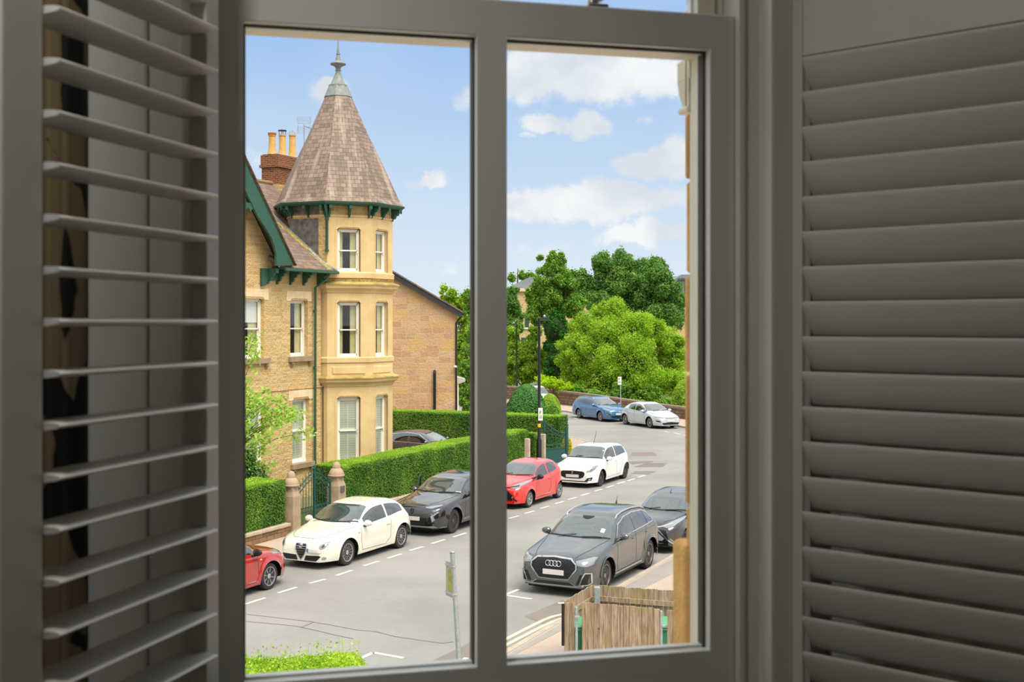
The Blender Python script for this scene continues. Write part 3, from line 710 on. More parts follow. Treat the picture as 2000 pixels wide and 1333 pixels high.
oct_loft([(ER+.05,Ze+.09),(ER-.10,Ze+.27),(1.62,Z_at(330,45.3)-.0),(1.05,Z_at(265,45.3)),(.46,ra)]).build('turret_roof', SLATE, house)
TCz = Matrix.Translation((TC.x, TC.y, 0)); zf = lambda y: Z_at(y, 45.2)
oct_loft([(.50,ra-.03),(.33,zf(169)),(.33,zf(168.5))]).build('lead_cap', LEADL, house)
mb = MB().lathe([(.01,zf(171)),(.35,zf(170)),(.35,zf(167)),(.28,zf(165)),(.10,zf(143)),(.09,zf(139)),(.11,zf(138.5)),(.11,zf(137)),(.08,zf(136)),(.12,zf(131)),(.20,zf(128.5)),(.28,zf(127)),(.30,zf(125.5)),(.26,zf(122.5)),(.16,zf(120)),(.11,zf(119)),(.06,zf(107)),(.08,zf(106.5)),(.08,zf(105.6)),(.055,zf(105)),(.004,zf(72))], 20, TCz)
mb.build('finial', LEADL, house, autos=radians(40))
# ---- main roof slope, ridge, flashing
ev, rd = -.5, 4.0; zev = Z_at(526, YY(S_at(615,24.0),24.0)); zrd = Z_at(356, YY(S_at(510,28.5),28.5))
def roofz(y): return zev+(zrd-zev)*(y-ev)/(rd-ev)
rs0, rs1 = wl, 4.5
def roof_piece(mb, pts):
    vs = [Vector((x, y, roofz(y))) for x, y in pts]; vs += [v_-Vector((0,0,.12)) for v_ in vs]; n = len(pts)
    mb.add(vs, [tuple(range(n)), tuple(range(n,2*n))[::-1]]+[(i, i+n, (i+1)%n+n, (i+1)%n) for i in range(n)])
vg = p_in[0]-.35
mb = MB(); roof_piece(mb, [(vg,ev),(.33,ev),(.95,.1),(4.4,1.2),(4.4,rd),(vg-2.6,rd)])
mb.build('main_roof', SLATE2, house)
mb = MB(); b0 = Vector((0,rd,zrd)); mb.add([Vector((wl,rd,zrd)),Vector((4.4,rd,zrd)),Vector((4.4,8.5,zev)),Vector((wl,8.5,zev)),Vector((wl,rd,zrd-.1)),Vector((4.4,rd,zrd-.1)),Vector((4.4,8.5,zev-.1)),Vector((wl,8.5,zev-.1))],[(0,1,2,3),(7,6,5,4),(0,3,7,4),(1,5,6,2)])
mb.build('rear_roof', SLATE2, house)
MB().tube([(wl,rd,zrd+.02),(4.4,rd,zrd+.02)], .09, 8).build('ridge_tile', simple('ridge_tile_clay', rgb(150,128,96), .8, var=.2), house)
pf = simple('pale_flashing', rgb(150,150,140), .6, var=.35, vscale=8)
def roof_strip(nm, x0, x1, y0, y1, lift, mt):
    mb = MB(); vs = [(x0,y0,roofz(y0)+lift),(x1,y0,roofz(y0)+lift),(x1,y1,roofz(y1)+lift),(x0,y1,roofz(y1)+lift)]; vs += [(a,b_,c-.02) for a,b_,c in vs]
    mb.add(vs, [(0,1,2,3),(7,6,5,4),(0,4,5,1),(1,5,6,2),(2,6,7,3),(3,7,4,0)]); mb.build(nm, mt, house)
mossm, mt_, mb_, mo_ = mat_new('yellow_moss_on_slate'); _o = mt_.add('ShaderNodeTexCoord').outputs['Object']
mt_.put(mb_.inputs['Base Color'], mt_.mix(mt_.smooth(mt_.noise(_o, 6, 5, .7), .4, .62), rgb(140,122,96), rgb(188,176,70))); mb_.inputs['Roughness'].default_value = .95
roof_strip('moss', -.12, .22, -.45, 2.4, .012, mossm)
roof_strip('lead_flashing', .14, .26, -.45, 2.4, .03, pf)
mb = MB().tube([(.40,-.55,zev-.02),(.05,-.1,zev+.30),(-.05,.4,zev+.75)], .06, 6); mb.build('flashing_roll', MATS['pale_flashing'], house)
# eaves gutter and brackets
MB().rbox(p_in[0]-.45,.42,-.62,-.50,zev-.13,zev-.03,.02).build('gutter', GREEN, house)
MB().box(p_in[0]-.45,.42,-.50,.0,zev-.07,zev-.02).build('soffit', GREEN, house)
M0 = Matrix.Identity(4)
for px in (543,562,587.5,613,641): bracket(M0, S_at(px,24.05)-HS, zev-.06, sc=1.2, w_=.09)
mb = MB(); xk = S_at(517,24.3)-HS
mb.prism([(xk,zev-.06),(xk+.95,zev-.06),(xk+.95,zev-.42),(xk+.62,zev-.45),(xk+.28,zev-.47),(xk+.22,zev-.62),(xk+.03,zev-.64),(xk,zev-.66)], -.10, -.02, 'xz'); mb.build('kneeler_board', GREEN, house)
# bargeboard traced where it hangs, 0.55 m in front of the wall
def bpt(x, y, t=23.95): px = 470+x/5.126; py = 300+y/5.126; s = S_at(px, t); return (s-HS, Z_at(py, YY(s, t)))
inner = [(350,1125),(352,1020),(335,940),(300,840),(240,740),(185,660),(150,600)]
o1 = bpt(525,1122); dirv = Vector((-1, slope)).normalized()
inn = [bpt(*p) for p in inner]; last = inn[-1]
poly = [o1]+inn
k1 = (apex-o1[0])/dirv.x; top = (apex, o1[1]+dirv.y*k1)
k2 = (apex-last[0])/dirv.x; topi = (apex, last[1]+dirv.y*k2)
mb = MB(); mb.prism(poly+[topi, top], -.58, -.50, 'xz')
mir = lambda p: (2*apex-p[0], p[1])
mb.prism([mir(p) for p in poly+[topi, top]], -.58, -.50, 'xz'); 
mb.build('bargeboard', GREEN, house)
mb = MB(); c0 = bpt(135,500); c1 = bpt(150,590); base = [(apex-3.4,c0[1]),(c0[0]+.2,c0[1]),(c1[0]+.15,c1[1]-.02)]
x = c1[0]
while x > apex-3.2:
    base += [(x,c1[1]),(x-.05,c1[1]+.08),(x-.14,c1[1]+.10),(x-.22,c1[1]+.06),(x-.25,c1[1])]; x -= .28
mb.prism(base+[(apex-3.4,c1[1])], -.56, -.50, 'xz'); mb.build('collar_board', GREEN, house)
# verge slates over the bargeboard
mb = MB(); nrm = Vector((slope,0,1)).normalized()
def vpt(k, e): return Vector((o1[0]+.06+dirv.x*k, e, o1[1]+.03+dirv.y*k))
L = k1
for e0, e1 in ((-.64,-.30),):
    vs = [vpt(-.05,e0),vpt(L,e0),vpt(L,e1),vpt(-.05,e1)]; vs += [v_+nrm*.03 for v_ in vs]; mb.add(vs, [(0,1,2,3),(7,6,5,4),(0,4,5,1),(1,5,6,2),(2,6,7,3),(3,7,4,0)])
mb.build('verge_slates', SLATE, house)
rs_ = MB(); un = MB()
def slab(mbx, lift, th):
    vs2 = [vpt(-.02,-.49),vpt(L,-.49),vpt(L,4.4),vpt(-.02,4.4)]; vs2 = [p+nrm*lift for p in vs2]+[p+nrm*(lift+th) for p in vs2]
    for m2 in (0,1):
        q2 = [Vector((2*apex-p.x, p.y, p.z)) if m2 else p for p in vs2]; f2 = [(0,1,2,3),(7,6,5,4),(0,4,5,1),(1,5,6,2),(2,6,7,3),(3,7,4,0)]
        mbx.add(q2, [f_[::-1] for f_ in f2] if m2 else f2)
slab(un, -.05, .045); slab(rs_, .0, .03)
un.build('roof_boarding', simple('shade_toned_roof_boards', rgb(78,72,62), .9), house); rs_.build('gable_roof', SLATE, house)  # boards coloured dark to give the shade under the gable roof
mb = MB(); P = [Vector((2*apex-p.x, p.y, p.z)) for p in vs[:8]]; mb.add(P, [(3,2,1,0),(4,5,6,7),(1,5,4,0),(2,6,5,1),(3,7,6,2),(0,4,7,3)]); mb.build('verge_slates', SLATE, house)
# rainwater pipes
xp = S_at(617.5,24.35)-HS
mb = MB().tube([(xp+.25,-.55,zev-.12),(xp+.2,-.5,zev-.3),(xp,-.12,zev-.62),(xp,-.10,.2)], .045, 10)
for z in (6.6,4.6,2.4): mb.tube([(xp,-.10,z),(xp,-.10,z+.1)], .06, 10)
mb.build('downpipe', GREEN, house, autos=radians(40))
v7 = octv(7, RC+.06); vo_ = octv(7, ER/cos(pi/8)*.98)
mb = MB().tube([(vo_.x,vo_.y,Ze),(vo_.x,vo_.y,Ze-.12),(v7.x,v7.y,Ze-.42),(v7.x,v7.y,Z_at(490,43.1))], .05, 10)
for y in (430,492): mb.tube([(v7.x,v7.y,Z_at(y,43.1)),(v7.x,v7.y,Z_at(y,43.1)+.08)], .075, 10)
mb.build('downpipe', GREEN, house, autos=radians(40))
mb = MB().tube([(.05,-.03,4.25),(.18,-.03,4.27),(.24,-.03,4.1),(.25,-.03,.2)], .014, 6); mb.build('cable', BLACK, house)
# ---- chimney
cs, ct = S_at(543,28.2)-HS, 28.2-HT0; c1s, c1t = cs+2.7, ct+.78
zct = Z_at(298,46.5); mb = MB().box(cs,c1s,ct,c1t,10.9,zct-.45); mb.rbox(cs-.07,c1s+.07,ct-.07,c1t+.07,zct-.5,zct-.38,.01); mb.box(cs-.03,c1s+.03,ct-.03,c1t+.03,zct-.38,zct)
ch = mb.build('chimney', BRICK, house); MB().box(cs-.04,c1s+.04,ct-.04,c1t+.04,9.6,Z_at(357,46.5)).build('chimney_base', STONE, ch)
MB().rbox(cs+.02,c1s-.02,ct+.02,c1t-.02,zct,zct+.06,.05).build('mortar_cap', CONCRETE, ch)
POT = simple('buff_clay_pot', rgb(214,170,98), .8, var=.12, vscale=6); TERR = simple('terracotta_rim', rgb(178,96,58), .8, var=.15)
for i, px in enumerate((531.5, 551.5, 571)):
    k = (px-CX)/F; tt = 28.2+.38; ss = S_at(px, tt); yy = YY(ss, tt); Mx = Matrix.Translation(hl(ss, tt, 0)); z0 = zct+.02; z1 = Z_at(264,yy)
    p = MB().lathe([(.19,z0),(.16,z0+.1),(.135,z0+.3),(.125,z1-.05),(.15,z1-.04),(.15,z1),(.11,z1),(.10,z1-.2)], 20, Mx).build('chimney_pot', POT, ch, autos=radians(40))
    if i == 0: MB().lathe([(.12,z1-.0),(.16,z1+.0),(.165,z1+.08),(.12,z1+.08)], 20, Mx).build('rim', TERR, p, autos=radians(40))
    if i == 1:
        m2 = MB().lathe([(.01,z1+.16),(.17,z1+.16),(.17,z1+.19),(.01,z1+.2)], 20, Mx)
        for a in range(4): m2.tube([Mx@Vector((.13*cos(a*pi/2+.4),.13*sin(a*pi/2+.4),z1-.05)), Mx@Vector((.13*cos(a*pi/2+.4),.13*sin(a*pi/2+.4),z1+.17))], .012, 6)
        m2.build('cowl', BLACKP, p)
    if i == 2:
        m2 = MB()
        for a in range(4):
            m2.tube([Mx@Vector((.14*cos(b)*cos(a*pi/4), .14*cos(b)*sin(a*pi/4), z1+.19*sin(b))) for b in [j*pi/10 for j in range(11)]], .006, 5)
        m2.build('wire_guard', GALV, p)
# ---- aerial
ax = empty('aerial', WP(S_at(594,29.3), 29.3, zrd-.3), PHI, 'television aerial on a thin mast between the chimney and turret cone', 'aerial'); ya = YY(S_at(594,29.3),29.3)
za0 = zrd-.3; mb = MB().tube([(0,0,0),(0,0,Z_at(243,ya)-za0)], .025, 8); mb.build('mast', GALV, ax)
zt = Z_at(246,ya)-za0; mb = MB(); bx = Vector((.95,-.3,0)).normalized(); sd_ = Vector((-bx.y, bx.x, 0))
mb.tube([Vector((0,0,zt)), bx*.15+Vector((0,0,zt-.03)), bx*1.0+Vector((0,0,zt-.15))], .02, 6)
rx = Vector((cos(-PHI), sin(-PHI), 0))
for q in (-1,1):
    for j in range(5):
        z = zt+.03+q*(.07+.065*j) ; 
        mb.tube([-rx*.26+Vector((0,0,z)), rx*.26+Vector((0,0,z))], .006, 5)
    for x in (-.26,.26): mb.tube([rx*x+Vector((0,0,zt+.03+q*.05)), rx*(x*1.05)+Vector((0,0,zt+.03+q*.35))], .014, 5)
mb.build('reflector_grid', GALV, ax)

# ================================================================ neighbour's side wall
NY = 60.5; NX = (893-CX)/F*NY; NA = radians(94)
nb = empty('neighbouring_house', (NX, NY, 0), NA, 'pinkish sandstone house with black sloping verge beyond the turret', 'house')
nT = lambda px: -(px-893)/F*NY; nZ = lambda py: Z_at(py, NY)
tR = 0.0; tL = nT(745); far_t = tL+3
zE = nZ(606); rise = (nZ(531)-zE)/nT(763); zt_ = lambda t: zE+rise*t
mb = MB(); mb.prism([(0,0),(far_t,0),(far_t,zt_(far_t)),(0,zE-.05)], 0, 9, 'yz'); mb.build('gable_wall', STONE2, nb)
bb = MB(); bb.add([(-.25,-.25,zE-.40),(-.25,far_t,zt_(far_t)-.25),(-.25,far_t,zt_(far_t)+.05),(-.25,-.25,zE-.12),(-.12,-.25,zE-.40),(-.12,far_t,zt_(far_t)-.25),(-.12,far_t,zt_(far_t)+.05),(-.12,-.25,zE-.12)],[(0,1,2,3)[::-1],(4,5,6,7),(0,4,7,3)[::-1],(3,7,6,2)[::-1],(0,1,5,4)])
bb.build('barge_board', simple('black_painted_verge', rgb(52,54,58), .5), nb)
rr = MB(); rr.add([(-.3,-.3,zE-.16),(9.2,-.3,zE-.16),(9.2,far_t,zt_(far_t)+.06),(-.3,far_t,zt_(far_t)+.06),(-.3,-.3,zE-.08),(9.2,-.3,zE-.08),(9.2,far_t,zt_(far_t)+.14),(-.3,far_t,zt_(far_t)+.14)],[(3,2,1,0),(4,5,6,7),(0,1,5,4),(1,2,6,5),(2,3,7,6),(3,0,4,7)])
rr.build('roof', SLATE2, nb)
MB().tube([(-.2,-.28,zE-.22),(9,-.28,zE-.22)], .06, 8).build('gutter', BLACKP, nb)
MB().tube([(-.14,-.24,zE-.3),(-.10,-.05,zE-.5),(-.06,.05,zE-.65),(-.06,.05,.2)], .045, 8).build('downpipe', BLACKP, nb)
tp = nT(849); zp_ = nZ(726); MB().tube([(-.10,tp,.2),(-.10,tp,zp_-.1),(-.06,tp,zp_),(.05,tp,zp_+.03)], .07, 10).build('soil_pipe', BLACK, nb)
tc_ = nT(889); zc_ = nZ(716)
MB().tube([(-.02,tc_,zc_),(-.2,tc_,zc_-.02)], .03, 8).lathe([(.02,-.06),(.09,-.05),(.07,.04),(.02,.05)], 14, Matrix.Translation((-.22,tc_,zc_))).build('security_camera', WHITE, nb, smooth=True)
pz = nZ(742); mb = MB(); mb.prism([(-.42,pz-.12),(-.42,pz),(0,pz+.12),(0,pz-.25)], .3, 1.8, 'yz'); mb.build('porch_canopy', simple('grey_lead_canopy', rgb(190,188,186), .5), nb)
MB().box(.35,.42,-.08,-.02,.1,pz-.1).build('porch_post', WHITE, nb)
# ================================================================ cars
def paint(name, col, flake=0.0, rough=.25):
    m, t, b, o = mat_new(name); t.put(b.inputs['Base Color'], col)
    b.inputs['Roughness'].default_value = rough; b.inputs['Metallic'].default_value = flake
    b.inputs['Coat Weight'].default_value = 1.0; b.inputs['Coat Roughness'].default_value = .03; b.inputs['Coat IOR'].default_value = 1.9; return m
def glassy(name, col, rough=.03):
    m, t, b, o = mat_new(name); t.put(b.inputs['Base Color'], col); b.inputs['Roughness'].default_value = rough
    b.inputs['Specular IOR Level'].default_value = .9; b.inputs['Coat Weight'].default_value = 1.0; b.inputs['Coat Roughness'].default_value = .01; b.inputs['Coat IOR'].default_value = 1.9; return m
CGLASS = glassy('car_glass', rgb(26,32,30)); CGLASS2 = glassy('dark_car_glass', rgb(26,28,28)); SCREEN = glassy('windscreen_glass', rgb(66,76,72))
LAMP = glassy('headlamp_lens', rgb(132,136,140), .1); TAIL = glassy('tail_lamp_red', rgb(190,30,28), .1); GRILLE = simple('grille_black', rgb(20,21,23), .4)
PLATE = simple('number_plate', rgb(214,208,204), .5, var=.05); PBLUE = simple('plate_blue', rgb(90,120,190), .5); SEAM = simple('panel_gap', rgb(24,24,24), .7)
ORANGE = simple('indicator', rgb(240,190,150), .3)
def interp(pts):
    xs = np.array([p[0] for p in pts]); ys = np.array([p[1] for p in pts])
    # monotone cubic
    h = np.diff(xs); dl = np.diff(ys)/h; m = np.zeros(len(xs)); m[0] = dl[0]; m[-1] = dl[-1]
    for i in range(1, len(xs)-1):
        m[i] = 0 if dl[i-1]*dl[i] <= 0 else 3*(h[i-1]+h[i])/((2*h[i]+h[i-1])/dl[i-1]+(h[i]+2*h[i-1])/dl[i])
    def f(x):
        x = np.clip(np.asarray(x, float), xs[0], xs[-1]); i = np.clip(np.searchsorted(xs, x)-1, 0, len(h)-1)
        t = (x-xs[i])/h[i]
        return ys[i]*(2*t**3-3*t**2+1)+h[i]*m[i]*(t**3-2*t**2+t)+ys[i+1]*(-2*t**3+3*t**2)+h[i]*m[i+1]*(t**3-t**2)
    return f
SX = 1.05     # every car is drawn this much longer
def make_car(name, label, S, contact, heading, groundz=0.0):
    """S: measurements. x runs back from the nose, then is flipped so that +x is forward; origin under the front axle centre."""
    L, Wd, H, R = S['L'], S['W'], S['H'], S['R']; xf = S['fo']; xr = xf+S['wb']; hw = Wd/2
    zc = interp(S['top']); zs = interp(S['sh']); wr = interp(S['roofw'])
    zb0 = S.get('zb', .20); nose = S.get('nose', .30); tail = S.get('tail', .22); Ra = R+.055; body_m = S['paint']
    def w(x):
        x = np.asarray(x, float); a = np.clip((S.get('nl',.62)-x)/S.get('nl',.62), 0, 1); b = np.clip((x-(L-.6))/.6, 0, 1)
        return hw*(1-nose*a**2.6-tail*b**2.6)
    def zbot(x):
        x = np.asarray(x, float); z = np.full_like(x, zb0)
        z = z + .10*np.clip((.25-x)/.25,0,1)**2*0 + .12*np.clip((x-(L-.45))/.45,0,1)
        for xw in (xf, xr):
            dx = np.abs(x-xw); z = np.where(dx < Ra, np.maximum(z, R+np.sqrt(np.maximum(Ra**2-dx**2, 0))), z)
        return z
    n1 = 30
    xs = np.unique(np.concatenate([L*(0.5-0.5*np.cos(np.linspace(0, pi, 30)))**1.0, np.arange(0, L, .035), [0,.004,.012,.025,.045,L-.004,L-.015,L-.04,L]]
          + [np.array([xw-Ra*1.0001, xw-Ra*.998, xw-Ra*.97, xw-Ra*.9, xw+Ra*.9, xw+Ra*.97, xw+Ra*.998, xw+Ra*1.0001]) for xw in (xf, xr)]))
    nl, nu = 16, 30; rows = []
    for x in xs:
        W_ = float(w(x)); b = float(zbot(x)); s_ = float(zs(x)); c = float(zc(x)); s_ = min(s_, c-.01); b = min(b, s_-.03)
        r_ = float(wr(x))*hw
        row = []
        for j in range(nl):
            v = j/(nl-1); z = b+(s_-b)*v
            h = (z-zb0)/max(s_-zb0, .05)
            y = W_*(.955+.045*sin(pi*min(max(h*.92+.04,0),1))**.8) - .05*max(0, .28-h)**1.3*W_ - .018*max(0,(h-.86)/.14)**2
            for xw in (xf, xr):       # wheel-arch lips stand out a little
                d = sqrt((x-xw)**2+(z-R)**2)
                if d < Ra+.11: y += S.get('flare', .018)*(1-max(0, (d-Ra))/.11)**1.5
            y -= S.get('scoop', .012)*math.exp(-((h-.48)/.16)**2)*(1 if xf+Ra < x < xr-Ra else 0)
            row.append((x, y, z))
        y0 = row[-1][1]; g_ = min(max((x-S['screen'][0])/.5, 0), 1); p = 2.6+(S.get('p', 3.2)-.2)*g_*g_*(3-2*g_)
        for j in range(1, nu+1):
            a = (j/nu)*pi/2; hh = sin(a)**(2/p*1.05); hh = min(hh, 1); z = s_+(c-s_)*hh
            yy = (y0-(y0-r_)*hh)*max(0., 1-hh**p)**(1/p) if j < nu else 0.
            row.append((x, yy, z))
        rows.append(row)
    m = len(rows[0]); vs = []; fs = []
    X0 = xf
    for row in rows:
        for (x,y,z) in row: vs.append((X0-x, y, z))
        for (x,y,z) in row[:-1][::-1]: vs.append((X0-x, -y, z))
    K = 2*m-1
    for i in range(len(rows)-1):
        for k in range(K-1): fs.append((i*K+k, i*K+k+1, (i+1)*K+k+1, (i+1)*K+k))
    fs.append(tuple(range(K))[::-1]); fs.append(tuple((len(rows)-1)*K+k for k in range(K)))
    h_ = Vector((cos(heading), sin(heading), 0)); lf = Vector((-h_.y, h_.x, 0)); near = S.get('near', 1)
    c = Vector(contact); org = c - lf*near*(hw-.03)
    if S.get('rear_contact'): org = org + h_*S['wb']
    car = empty(name, (org.x, org.y, groundz), heading, label, 'car'); car.scale.x = SX
    body = mk('body', vs, fs, body_m, car, autos=radians(38), uv=False)
    bvh = BVHTree.FromPolygons([Vector(v_) for v_ in vs], [f_ for f_ in fs[:-2]]+[fs[-2], fs[-1]])
    # a smooth-shaded skin needs no thickness below: underbody and wheel wells
    ub = MB(); ub.box(X0-L+.12, X0-.10, -hw+.27, hw-.27, .17, .62); ub.build('underbody', UNDER, car)
    def cast(axis, a, b_, side=1):
        if axis == 'side': o = Vector((a, side*3, b_)); d = Vector((0,-side,0))
        elif axis == 'front': o = Vector((3, a, b_)); d = Vector((-1,0,0))
        elif axis == 'back': o = Vector((-9, a, b_)); d = Vector((1,0,0))
        else: o = Vector((a, b_, 4)); d = Vector((0,0,-1))
        hit = bvh.ray_cast(o, d)
        return (hit[0], hit[1], d) if hit[0] is not None else (None, None, d)
    def patch(pname, mat, axis, poly, off=.006, side=1, res=.05, sm=True, parent=car, lab=None, thick=None):
        P = []
        n = len(poly)
        for i in range(n):
            a = Vector(poly[i]); b_ = Vector(poly[(i+1)%n]); k = max(1, int((b_-a).length/res))
            P += [a+(b_-a)*j/k for j in range(k)]
        nb_ = len(P); ed = [(i, (i+1)%nb_) for i in range(nb_)]
        x0 = min(p.x for p in P); x1 = max(p.x for p in P); y0 = min(p.y for p in P); y1 = max(p.y for p in P)
        pts = list(P); gx = x0+res/2
        while gx < x1:
            gy = y0+res/2
            while gy < y1:
                q = Vector((gx, gy)); ins = False; dmin = 9
                for i in range(nb_):
                    a, b_ = P[i], P[(i+1)%nb_]
                    if (a.y > q.y) != (b_.y > q.y) and q.x < (b_.x-a.x)*(q.y-a.y)/(b_.y-a.y)+a.x: ins = not ins
                    dmin = min(dmin, (a-q).length_squared)
                if ins and dmin > (res*.45)**2: pts.append(q)
                gy += res
            gx += res
        r = geometry.delaunay_2d_cdt([Vector(p) for p in pts], ed, [], 1, 1e-6)
        vv = []; ok = []
        for p in r[0]:
            loc, nn, d = cast(axis, p.x, p.y, side)
            if loc is None:
                vv.append(None); continue
            if nn.dot(d) > 0: nn = -nn
            vv.append(loc+nn*off*.5-d*off*.6)
        good = [i for i, q in enumerate(vv) if q is not None]; mp = {i: k for k, i in enumerate(good)}
        F_ = [tuple(mp[i] for i in f_) for f_ in r[2] if all(i in mp for i in f_)]
        if not F_: return None
        V_ = [vv[i] for i in good]; dd = cast(axis, 0, 0.5, side)[2]
        nrm = sum(((V_[f_[1]]-V_[f_[0]]).cross(V_[f_[2]]-V_[f_[0]]) for f_ in F_), Vector())
        if nrm.dot(dd) > 0: F_ = [f_[::-1] for f_ in F_]
        # rim down to the body so the piece has thickness
        cnt = {}
        for f_ in F_:
            for i in range(3):
                e = (f_[i], f_[(i+1)%3]); cnt[e] = 1
        n0 = len(V_); V2 = V_+[q+dd*(off*1.6) for q in V_]
        for e in list(cnt):
            if (e[1], e[0]) not in cnt: F_.append((e[1], e[0], n0+e[0], n0+e[1]))
        return mk(pname, V2, F_, mat, parent, uv=False, autos=radians(50) if sm else None, label=lab)
    def line(pname, mat, axis, pts, wd=.012, off=.004, side=1, parent=car, closed=False):
        """a thin raised or painted line lying on the body"""
        out = []; pts = [Vector(p) for p in pts]
        if closed: pts = pts+[pts[0]]
        dn = []
        for a, b_ in zip(pts, pts[1:]):
            k = max(1, int((b_-a).length/.04)); dn += [a+(b_-a)*j/k for j in range(k)]
        dn.append(pts[-1]); mbx = MB(); L_ = []; R_ = []
        for i, p in enumerate(dn):
            d = (dn[min(i+1,len(dn)-1)]-dn[max(i-1,0)]).normalized(); nn_ = Vector((-d.y, d.x))
            for q, lst in ((p+nn_*wd/2, L_), (p-nn_*wd/2, R_)):
                loc, nn, dd = cast(axis, q.x, q.y, side)
                if loc is None: lst.append(None)
                else:
                    if nn.dot(dd) > 0: nn = -nn
                    lst.append((loc+nn*off, loc-nn*.004))
        for i in range(len(dn)-1):
            q = [L_[i], R_[i], R_[i+1], L_[i+1]]
            if any(x is None for x in q): continue
            t_ = [x[0] for x in q]; b2 = [x[1] for x in q]
            mbx.add(t_+b2, [(0,1,2,3),(3,2,1,0),(0,4,5,1),(2,6,7,3)])
        if mbx.v: return mbx.build(pname, mat, parent, uv=False)
    fx = lambda x: X0-x           # distance from nose -> local x
    # side glass
    def side_glass(pname, xa, xb, mat, lean=0.0, cut=None):
        """between xa and xb (at mid height); its top follows the roof, its foot the shoulder"""
        d_ = S.get('gtop', .10); pts_t = []; pts_b = []
        n = 14
        for i in range(n+1):
            x = xa+(xb-xa)*i/n
            top = float(zc(x+S.get('glean',0)))-d_; bot = float(zs(x))+.025
            if cut: top = min(top, cut(x))
            pts_t.append((x, max(top, bot+.004))); pts_b.append((x, bot))
        poly = [(fx(x+(-lean if z > 1.1 else 0)), z) for x, z in pts_t]+[(fx(x), z) for x, z in pts_b[::-1]]
        for sd in (1,-1): patch(pname, mat, 'side', poly, side=sd, off=.005, res=.06)
    for (xa, xb, kind) in S['glass']:
        side_glass('side_window', xa, xb, CGLASS2 if kind == 'd' else CGLASS)
    # windscreen
    xc, xt, yb, yt, sw, st = S['screen']
    pb = [(fx(xc+sw*abs(q)**2.2), yb*q) for q in np.linspace(-1, 1, 15)]; ptp = [(fx(xt+st*abs(q)**2), yt*q) for q in np.linspace(1, -1, 15)]
    ws = patch('windscreen', SCREEN, 'top', pb+ptp, off=.006, res=.08)
    if 'rear' in S:
        xc2, xt2, yb2, yt2 = S['rear']; patch('rear_window', CGLASS2, 'top', [(fx(xc2),-yb2),(fx(xc2),yb2),(fx(xt2),yt2),(fx(xt2),-yt2)], off=.006, res=.10)
    if S.get('wipers', True):
        for q in (-1, 1):
            a = Vector((fx(xc-.02), q*.32-.18)); b_ = Vector((fx(xc+.07), q*.32+.28)); line('wiper', BLACK, 'top', [a, b_], wd=.022, off=.022)
        line('scuttle', BLACK, 'top', [(fx(xc-.025+sw*abs(q)**2.2), yb*q*1.0) for q in np.linspace(-1,1,15)], wd=.035, off=.007)
    # bonnet shut line, door lines
    if 'bonnet' in S:
        for q in (1,-1): line('panel_gap', SEAM, 'top', [(fx(x), y*q) for x, y in S['bonnet']], wd=.009, off=.003)
    for pts in S.get('doors', []):
        for sd in (1,-1): line('door_gap', SEAM, 'side', [(fx(x), z) for x, z in pts], wd=.010, off=.002, side=sd)
    for (x, z) in S.get('handles', []):
        for sd in (1,-1):
            loc = cast('side', fx(x), z, sd)[0]
            if loc: MB().rbox(loc.x-.09, loc.x+.09, loc.y-.012, loc.y+.028, loc.z-.016, loc.z+.016, .01).build('door_handle', S.get('handle_mat', body_m), car, smooth=True)
    for it in S.get('front', []):
        nm, mt, poly = it[0], it[1], it[2]; kw = it[3] if len(it) > 3 else {}
        sides = (1,-1) if kw.get('mir') else (1,)
        for q in sides: patch(nm, mt, 'front', [(y*q, z) for y, z in poly], off=kw.get('off', .006), res=kw.get('res', .04))
    for it in S.get('flines', []):
        nm, mt, pts, wd, off, mir = it
        for q in ((1,-1) if mir else (1,)): line(nm, mt, 'front', [(y*q, z) for y, z in pts], wd=wd, off=off)
    for it in S.get('side', []):
        nm, mt, poly = it[0], it[1], it[2]
        for sd in (1,-1): patch(nm, mt, 'side', [(fx(x), z) for x, z in poly], off=it[3] if len(it) > 3 else .006, side=sd, res=.04)
    for it in S.get('slines', []):
        nm, mt, pts, wd, off = it
        for sd in (1,-1): line(nm, mt, 'side', [(fx(x), z) for x, z in pts], wd=wd, off=off, side=sd)
    # mirrors
    mx, mz = S['mirror']; mm = S.get('mirror_mat', body_m)
    for sd in (1,-1):
        loc = cast('side', fx(mx), mz-.03, sd)[0]; y = (abs(loc.y) if loc else hw-.1)
        M = Matrix.Translation((fx(mx)+.0, sd*(y+.13), mz+.05))
        bm = bmesh.new(); bmesh.ops.create_uvsphere(bm, u_segments=16, v_segments=10, radius=1)
        for v_ in bm.verts:
            v_.co = Vector((v_.co.x*(.085 if v_.co.x > 0 else .035), v_.co.y*.125, v_.co.z*.085*(1-.15*v_.co.y*sd)))
        q = MB(); q.bm(bm, M); mo = q.build('wing_mirror', mm, car, smooth=True, uv=False)
        MB().rbox(fx(mx)-.05, fx(mx)+.03, min(sd*(y-.08), sd*(y+.08)), max(sd*(y-.08), sd*(y+.08)), mz-.05, mz-.01, .01).build('mirror_arm', BLACK, mo)
